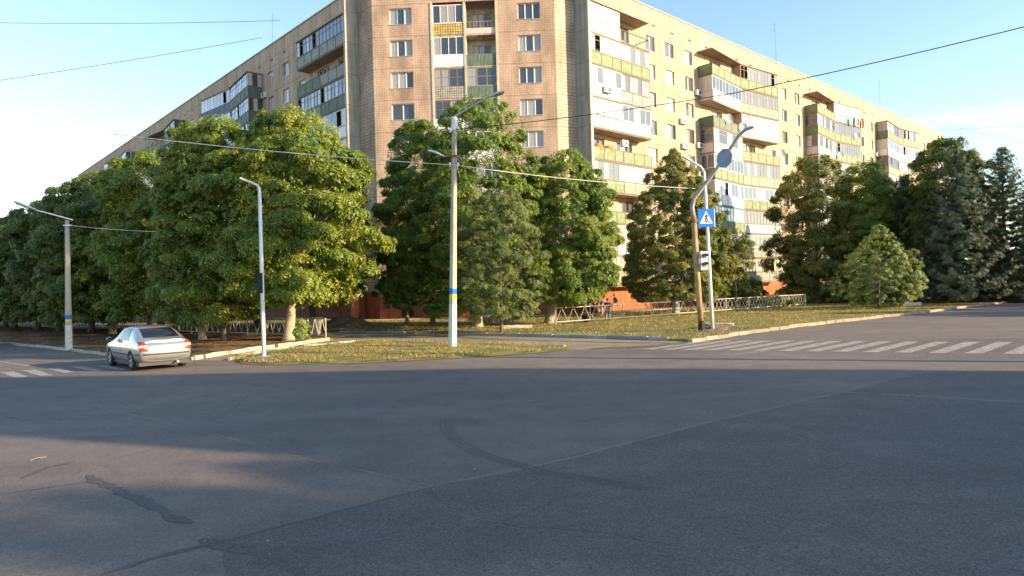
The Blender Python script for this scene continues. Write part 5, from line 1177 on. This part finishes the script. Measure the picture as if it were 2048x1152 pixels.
    def decal(name, quad, axis, m, parent=None, off_=.006, n=8, th=None):
        """quad: 4 points (u,z) projected on the body; axis 'rear' u=x ; 'left'/'right' u=y; 'top' (x,y)"""
        q = [Vector(p) for p in quad]; vv = []
        for i in range(n+1):
            for j in range(n+1):
                p = q[0].lerp(q[1],i/n).lerp(q[3].lerp(q[2],i/n), j/n)
                o_, d_ = {'rear':(Vector((p.x,-3,p.y)),Vector((0,1,0))),'left':(Vector((-3,p.x,p.y)),Vector((1,0,0))),'right':(Vector((3,p.x,p.y)),Vector((-1,0,0))),'top':(Vector((p.x,p.y,4)),Vector((0,0,-1))),'front':(Vector((p.x,8,p.y)),Vector((0,-1,0)))}[axis]
                h_ = tree_.ray_cast(o_,d_)
                if h_[0] is None: return None
                vv.append(h_[0]+h_[1]*off_ if h_[1].dot(d_) < 0 else h_[0]-h_[1]*off_)
        f = [(i*(n+1)+j,(i+1)*(n+1)+j,(i+1)*(n+1)+j+1,i*(n+1)+j+1) for i in range(n) for j in range(n)]
        return MB().add(vv, f).build(name, m, parent or root, smooth=True)
    for sd_ in ('left','right'):
        decal('side_window', [(1.28,.985),(2.02,.975),(2.02,1.39),(1.46,1.37)], sd_, M['glass_dark'])
        decal('side_window', [(2.09,.975),(3.02,.965),(2.66,1.31),(2.09,1.39)], sd_, M['glass_dark'])
        decal('quarter_window', [(.98,1.0),(1.20,.99),(1.30,1.24),(1.16,1.17)], sd_, M['glass_dark']) if False else None
        decal('rub_strip', [(1.30,.50),(3.10,.50),(3.10,.55),(1.30,.55)], sd_, M['plastic'], n=14)
        decal('rub_strip', [(.12,.53),(.48,.53),(.48,.58),(.12,.58)], sd_, M['plastic'])
        for yy in (2.05,1.22,3.12): decal('door_seam', [(yy-.008,.33),(yy+.008,.33),(yy+.008,.93),(yy-.008,.93)], sd_, M['plastic'], off_=.002, n=10)
        decal('door_handle', [(1.40,.80),(1.60,.80),(1.60,.835),(1.40,.835)], sd_, paint, off_=.025)
        decal('door_handle', [(2.22,.79),(2.42,.79),(2.42,.825),(2.22,.825)], sd_, paint, off_=.025)
        decal('sill', [(1.3,.27),(3.1,.27),(3.1,.31),(1.3,.31)], sd_, M['rim'], off_=.012, n=12)
    decal('rear_window', [(-.56,1.085),(.56,1.085),(.50,1.37),(-.50,1.37)], 'rear', M['glass_dark'], n=12, off_=.008)
    decal('windscreen', [(-.60,3.30),(.60,3.30),(.54,2.72),(-.54,2.72)], 'top', M['glass_dark'], n=12, off_=.008)
    decal('high_brake_light', [(-.13,1.355),(.13,1.355),(.13,1.375),(-.13,1.375)], 'rear', M['tail_red'], off_=.016)
    for sx in (-1,1):
        t1 = decal('tail_light', [(sx*.56,.66),(sx*.80,.66),(sx*.78,.97),(sx*.62,.97)], 'rear', M['tail_red'], off_=.010)
        decal('clear_lens', [(sx*.585,.78),(sx*.79,.78),(sx*.785,.85),(sx*.605,.85)], 'rear', M['tail_clear'], t1, off_=.016)
        decal('amber_lens', [(sx*.575,.725),(sx*.66,.725),(sx*.66,.775),(sx*.585,.775)], 'rear', M['tail_orange'], t1, off_=.016)
        decal('headlight', [(sx*.42,.62),(sx*.66,.60),(sx*.66,.70),(sx*.45,.73)], 'front', M['tail_clear'], off_=.01)
    decal('rub_strip', [(-.80,.53),(.80,.53),(.80,.58),(-.80,.58)], 'rear', M['plastic'], n=16)
    decal('number_plate', [(-.26,.70),(.26,.70),(.26,.80),(-.26,.80)], 'rear', M['sign_white'], off_=.014)
    decal('boot_seam', [(-.54,.63),(.54,.63),(.54,.64),(-.54,.64)], 'rear', M['plastic'], n=12, off_=.004)
    MB().box(-.78,.78,.2,4.1,.17,.30).build('underbody', M['plastic'], root)
    MB().tube([(.35,-.02,.26),(.35,.3,.26)], .03, 8).build('exhaust', M['metal'], root)
    MB().tube([(0,1.55,1.42),(0,1.40,1.60),(0,1.25,1.78)], .006, 4).build('aerial', M['blackm'], root)
    for sx in (-1,1):
        mb = MB(); mb.box(sx*.86-.02,sx*.86+.02+sx*.05,2.92,2.98,.93,.97)
        bmx = bmesh.new(); bmesh.ops.create_uvsphere(bmx, u_segments=10, v_segments=7, radius=1); bmesh.ops.scale(bmx, vec=(.11,.06,.075), verts=bmx.verts); bmesh.ops.translate(bmx, vec=(sx*.97,2.93,1.0), verts=bmx.verts)
        m_ = bpy.data.meshes.new('wing_mirror'); bmx.to_mesh(m_); bmx.free(); m_.materials.append(paint); mo = inst('wing_mirror', m_, root)
        MB().box(sx*.97-.085,sx*.97+.085,2.862,2.87,.95,1.05).build('mirror_glass', M['glass_dark'], mo)
        mb.build('mirror_arm', M['plastic'], mo)
    # wheels
    n = 28; prof = [(.195,-.10),(.21,-.105),(.295,-.10),(.315,-.07),(.318,0),(.315,.07),(.295,.10),(.21,.105),(.195,.10)]
    tv = []; 
    for j in range(n):
        a = 2*math.pi*j/n
        for r_, x_ in prof: tv.append((x_, r_*math.cos(a), r_*math.sin(a)))
    kf = len(prof); tf = [(j*kf+i,((j+1)%n)*kf+i,((j+1)%n)*kf+i+1,j*kf+i+1) for j in range(n) for i in range(kf-1)]
    tyre = MB().add(tv, tf).mesh('tyre', M['rubber'], True)
    rm = MB(); rm.tube([(-.02,0,0),(.02,0,0)], .195, 20)
    sp_ = MB(); sp_.tube([(-.055,0,0),(-.10,0,0)], .055, 12)
    for k in range(5):
        a = 2*math.pi*k/5; sp_.bar((-.075, .04*math.cos(a), .04*math.sin(a)), (-.085, .19*math.cos(a), .19*math.sin(a)), .062, .03, up=Vector((1,0,0)))
    for j in range(20):
        a = 2*math.pi*j/20; a2 = 2*math.pi*(j+1)/20
        sp_.add([(-.10,.175*math.cos(a),.175*math.sin(a)),(-.10,.197*math.cos(a),.197*math.sin(a)),(-.10,.197*math.cos(a2),.197*math.sin(a2)),(-.10,.175*math.cos(a2),.175*math.sin(a2))], [(0,1,2,3)])
    disc = rm.mesh('brake_disc', M['plastic']); rim = sp_.mesh('rim', M['rim'])
    for yy in (.88,3.50):
        for sx in (-1,1):
            w_ = inst('wheel', tyre, root, (sx*.755,yy,.318)); 
            if sx > 0: w_.rotation_euler = (0,0,math.pi)
            inst('brake_disc', disc, w_); inst('rim', rim, w_)
    return root
cp = at(372,739); 
crl = at(268,742,0); 
hd_ = R(44); car_loc = crl+Vector((math.cos(hd_)*.76,math.sin(hd_)*.76,0))-Vector((-math.sin(hd_),math.cos(hd_),0))*.88
make_car('silver_car', 'silver liftback car driving away at the left, its boot lit by the sun', (car_loc.x,car_loc.y,0), hd_, M['paint'])
rc = at(-8,697,0)
make_car('dark_red_car', 'dark red car cut by the left edge of the photo', (rc.x-1.0,rc.y,0), R(48), M['red_paint'])

# ------------------------------------------------------------------ boys at the fence
M['skin'] = mat('skin', (.30,.17,.115), .6); M['hair'] = mat('brown_hair', (.07,.04,.025), .8); M['hair2'] = mat('fair_hair', (.30,.19,.10), .8)
def skin_mesh(name, joints, edges, mat_, sub=2):
    """joints: name -> (pos, rx, ry)"""
    ks = list(joints); me = bpy.data.meshes.new(name); me.from_pydata([joints[k][0] for k in ks], [(ks.index(a),ks.index(b)) for a,b in edges], [])
    o = bpy.data.objects.new(name, me); C.objects.link(o); sk = o.modifiers.new('s','SKIN'); sk.use_smooth_shade = True
    for i,k in enumerate(ks):
        v = me.skin_vertices[0].data[i]; v.radius = (joints[k][1], joints[k][2] if len(joints[k]) > 2 else joints[k][1]); v.use_root = (i == 0)
    ss = o.modifiers.new('u','SUBSURF'); ss.levels = sub; ss.render_levels = sub
    dg = bpy.context.evaluated_depsgraph_get(); dg.update(); ev = bpy.data.meshes.new_from_object(o.evaluated_get(dg)); ev.name = name; bpy.data.objects.remove(o)
    ev.materials.clear(); ev.materials.append(mat_); return ev
def person(label, loc, rz, J, shirt, trouser, hair, long_sleeve=False, shorts=True, scale=1.0):
    """J: joint dict (x forward = -y local). Builds one continuous body, clothing and hair as children"""
    root = thing('person', label, 'person', loc, rz, 'boys at the fence'); root.scale = (scale,)*3
    V_ = {k: Vector(v) for k,v in J.items()}
    rad = dict(pelvis=(.12,.09), waist=(.105,.08), chest=(.13,.09), neck=(.045,), neck2=(.045,), head=(.078,.085), crown=(.07,.08), shL=(.055,), elL=(.036,), wrL=(.026,), haL=(.032,.018), shR=(.055,), elR=(.036,), wrR=(.026,), haR=(.032,.018),
               hiL=(.08,), knL=(.055,), anL=(.034,), toL=(.04,.03), hiR=(.08,), knR=(.055,), anR=(.034,), toR=(.04,.03))
    ed = [('pelvis','waist'),('waist','chest'),('chest','neck'),('neck','neck2'),('neck2','head'),('head','crown'),('chest','shL'),('shL','elL'),('elL','wrL'),('wrL','haL'),('chest','shR'),('shR','elR'),('elR','wrR'),('wrR','haR'),('pelvis','hiL'),('hiL','knL'),('knL','anL'),('anL','toL'),('pelvis','hiR'),('hiR','knR'),('knR','anR'),('anR','toR')]
    V_['neck2'] = V_['neck'].lerp(V_['head'],.45)
    inst('body', skin_mesh('body', {k:(V_[k],*rad[k]) for k in ['pelvis']+[q for q in V_ if q != 'pelvis']}, ed, M['skin']), root)
    # shirt
    def mid(a,b,t): return V_[a].lerp(V_[b],t)
    sj = {'chest':(V_['chest'],.165,.12),'waist':(V_['waist'],.145,.115),'pelvis':(V_['pelvis'],.15,.12),'nk':(mid('chest','neck',.6),.075),'shL':(V_['shL'],.075),'aL':(mid('shL','elL',.75),.062),'shR':(V_['shR'],.075),'aR':(mid('shR','elR',.75),.062)}
    inst('shirt', skin_mesh('shirt', sj, [('chest','waist'),('waist','pelvis'),('chest','nk'),('chest','shL'),('shL','aL'),('chest','shR'),('shR','aR')], shirt), root)
    f_ = .95 if not shorts else .0
    tj = {'pelvis':(V_['pelvis']-Vector((0,0,.02)),.145,.115),'hiL':(V_['hiL'],.105),'kL':(V_['knL'],.08),'hiR':(V_['hiR'],.105),'kR':(V_['knR'],.08)}; te = [('pelvis','hiL'),('hiL','kL'),('pelvis','hiR'),('hiR','kR')]
    if not shorts: tj['fL'] = (mid('knL','anL',.93),.062); tj['fR'] = (mid('knR','anR',.93),.062); te += [('kL','fL'),('kR','fR')]
    inst('trousers', skin_mesh('trousers', tj, te, trouser), root)
    for s_ in 'LR': inst('shoe', skin_mesh('shoe', {'a':(V_['an'+s_]-Vector((0,0,.03)),.045),'t':(V_['to'+s_],.045,.035)}, [('a','t')], M['blackm']), root)
    # hair cap and face
    up = (V_['crown']-V_['head']).normalized(); fw = Vector(J.get('face',(0,-1,0))) if False else Vector((0,-1,0)); fw = (fw-up*fw.dot(up)).normalized(); c = V_['head'].lerp(V_['crown'],.5)
    bmx = bmesh.new(); bmesh.ops.create_uvsphere(bmx, u_segments=14, v_segments=9, radius=1); bmesh.ops.scale(bmx, vec=(.098,.108,.098), verts=bmx.verts); bmesh.ops.rotate(bmx, matrix=Vector((0,0,1)).rotation_difference(up).to_matrix(), verts=bmx.verts); bmesh.ops.translate(bmx, vec=c+up*.03-fw*.022, verts=bmx.verts)
    hm = bpy.data.meshes.new('hair'); bmx.to_mesh(hm); bmx.free(); hm.materials.append(hair); hm.polygons.foreach_set('use_smooth',[True]*len(hm.polygons)); inst('hair', hm, root)
    sdv = up.cross(fw)
    fc = MB()
    for s_ in (-1,1): p = c+fw*.088+sdv*s_*.032-up*.005; fc.bar(p-fw*.012, p+fw*.004, .02, .012)
    fc.build('eye', M['blackm'], root); p = c+fw*.085-up*.035; MB().bar(p, p+fw*.03-up*.012, .022,.03).build('nose', M['skin'], root)
    for s_ in (-1,1): p = c+sdv*s_*.086-up*.02; MB().bar(p-up*.025, p+up*.025, .02,.03).build('ear', M['skin'], root)
    return root
stand = dict(pelvis=(0,0,.78), waist=(0,-.0,.93), chest=(0,-.01,1.08), neck=(0,-.0,1.2), head=(0,-.02,1.31), crown=(0,-.01,1.40), shL=(-.15,0,1.13), elL=(-.22,-.05,.90), wrL=(-.2,-.22,.80), haL=(-.19,-.30,.78), shR=(.15,0,1.13), elR=(.22,-.05,.90), wrR=(.2,-.22,.8), haR=(.19,-.3,.78),
             hiL=(-.08,0,.72), knL=(-.09,-.03,.40), anL=(-.10,.02,.09), toL=(-.10,-.13,.04), hiR=(.08,0,.72), knR=(.09,-.03,.40), anR=(.10,.02,.09), toR=(.10,-.13,.04))
def pose(**k): d = dict(stand); d.update(k); return d
M['shirt_plaid'] = mat('pale_patterned_shirt', (.26,.27,.34), .9, noise=(14,.5)); M['shirt_grey'] = mat('grey_print_shirt', (.20,.21,.22), .9, noise=(16,.5)); M['shirt_dark'] = mat('dark_shirt', (.025,.028,.035), .9); M['shirt_olive'] = mat('olive_vest', (.22,.17,.06), .9)
M['jeans'] = mat('grey_jeans', (.16,.18,.22), .9, noise=(8,.15)); M['shorts_dark'] = mat('dark_shorts', (.03,.03,.035), .9); M['shorts_pale'] = mat('pale_shorts', (.24,.26,.31), .9)
G_ = LAWN_Z
bend = pose(pelvis=(0,.05,.80), waist=(0,-.05,.93), chest=(0,-.24,1.02), neck=(0,-.35,1.03), head=(0,-.45,.97), crown=(0,-.53,.93), shL=(-.14,-.26,1.0), elL=(-.17,-.34,.76), wrL=(-.15,-.40,.60), haL=(-.15,-.43,.53), shR=(.14,-.26,1.02), elR=(.3,-.1,.85), wrR=(.48,.05,.75), haR=(.55,.1,.72))
person('boy bending over the fence in a pale patterned shirt and dark shorts', at(1184,642,G_), R(-75), bend, M['shirt_plaid'], M['shorts_dark'], M['hair'], scale=1.08)
lean2 = pose(pelvis=(0,.02,.80), waist=(0,.0,.94), chest=(0,-.08,1.09), neck=(0,-.12,1.2), head=(0,-.16,1.30), crown=(0,-.17,1.39), elR=(.22,-.25,.95), wrR=(.16,-.42,.84), haR=(.14,-.5,.8), elL=(-.2,-.25,.92), wrL=(-.1,-.45,.84), haL=(-.08,-.52,.82), shR=(.14,-.09,1.12), shL=(-.14,-.09,1.12))
person('boy in a grey print shirt and shorts leaning on the fence rail', at(1204,638,G_), R(70), lean2, M['shirt_grey'], M['shorts_pale'], M['hair'], scale=1.12)
person('small boy in a black shirt and grey jeans standing with his back to the road', at(1216,641.5,G_), R(175), pose(elR=(.24,.03,.90), wrR=(.25,-.1,.70), haR=(.25,-.14,.62), elL=(-.24,.03,.9), wrL=(-.2,-.2,.84), haL=(-.19,-.27,.84), anR=(.14,.1,.09), toR=(.16,-.03,.04)), M['shirt_dark'], M['jeans'], M['hair'], shorts=False, scale=1.0)
sit = pose(pelvis=(0,.02,.98), waist=(0,.04,1.12), chest=(0,.0,1.27), neck=(0,-.03,1.39), head=(0,-.07,1.49), crown=(0,-.07,1.58), shL=(-.14,0,1.32), shR=(.14,0,1.32), elL=(-.2,.05,1.1), wrL=(-.18,-.1,1.0), haL=(-.18,-.16,.98), elR=(.2,.05,1.1), wrR=(.18,-.1,1.0), haR=(.18,-.16,.98),
           hiL=(-.08,-.05,.95), knL=(-.1,-.38,.92), anL=(-.1,-.36,.55), toL=(-.1,-.5,.5), hiR=(.08,-.05,.95), knR=(.1,-.38,.9), anR=(.1,-.28,.55), toR=(.1,-.42,.5))
sp_b = fp[1].lerp(fp[2], .78)
person('boy in an olive vest sitting on the fence rail with legs dangling', Vector((sp_b.x,sp_b.y,G_+.12)), R(-60), sit, M['shirt_olive'], M['shorts_pale'], M['hair2'], scale=1.0)
print('objects', len(bpy.data.objects), 'tris', sum(len(o.data.polygons) for o in bpy.data.objects if o.type == 'MESH'))
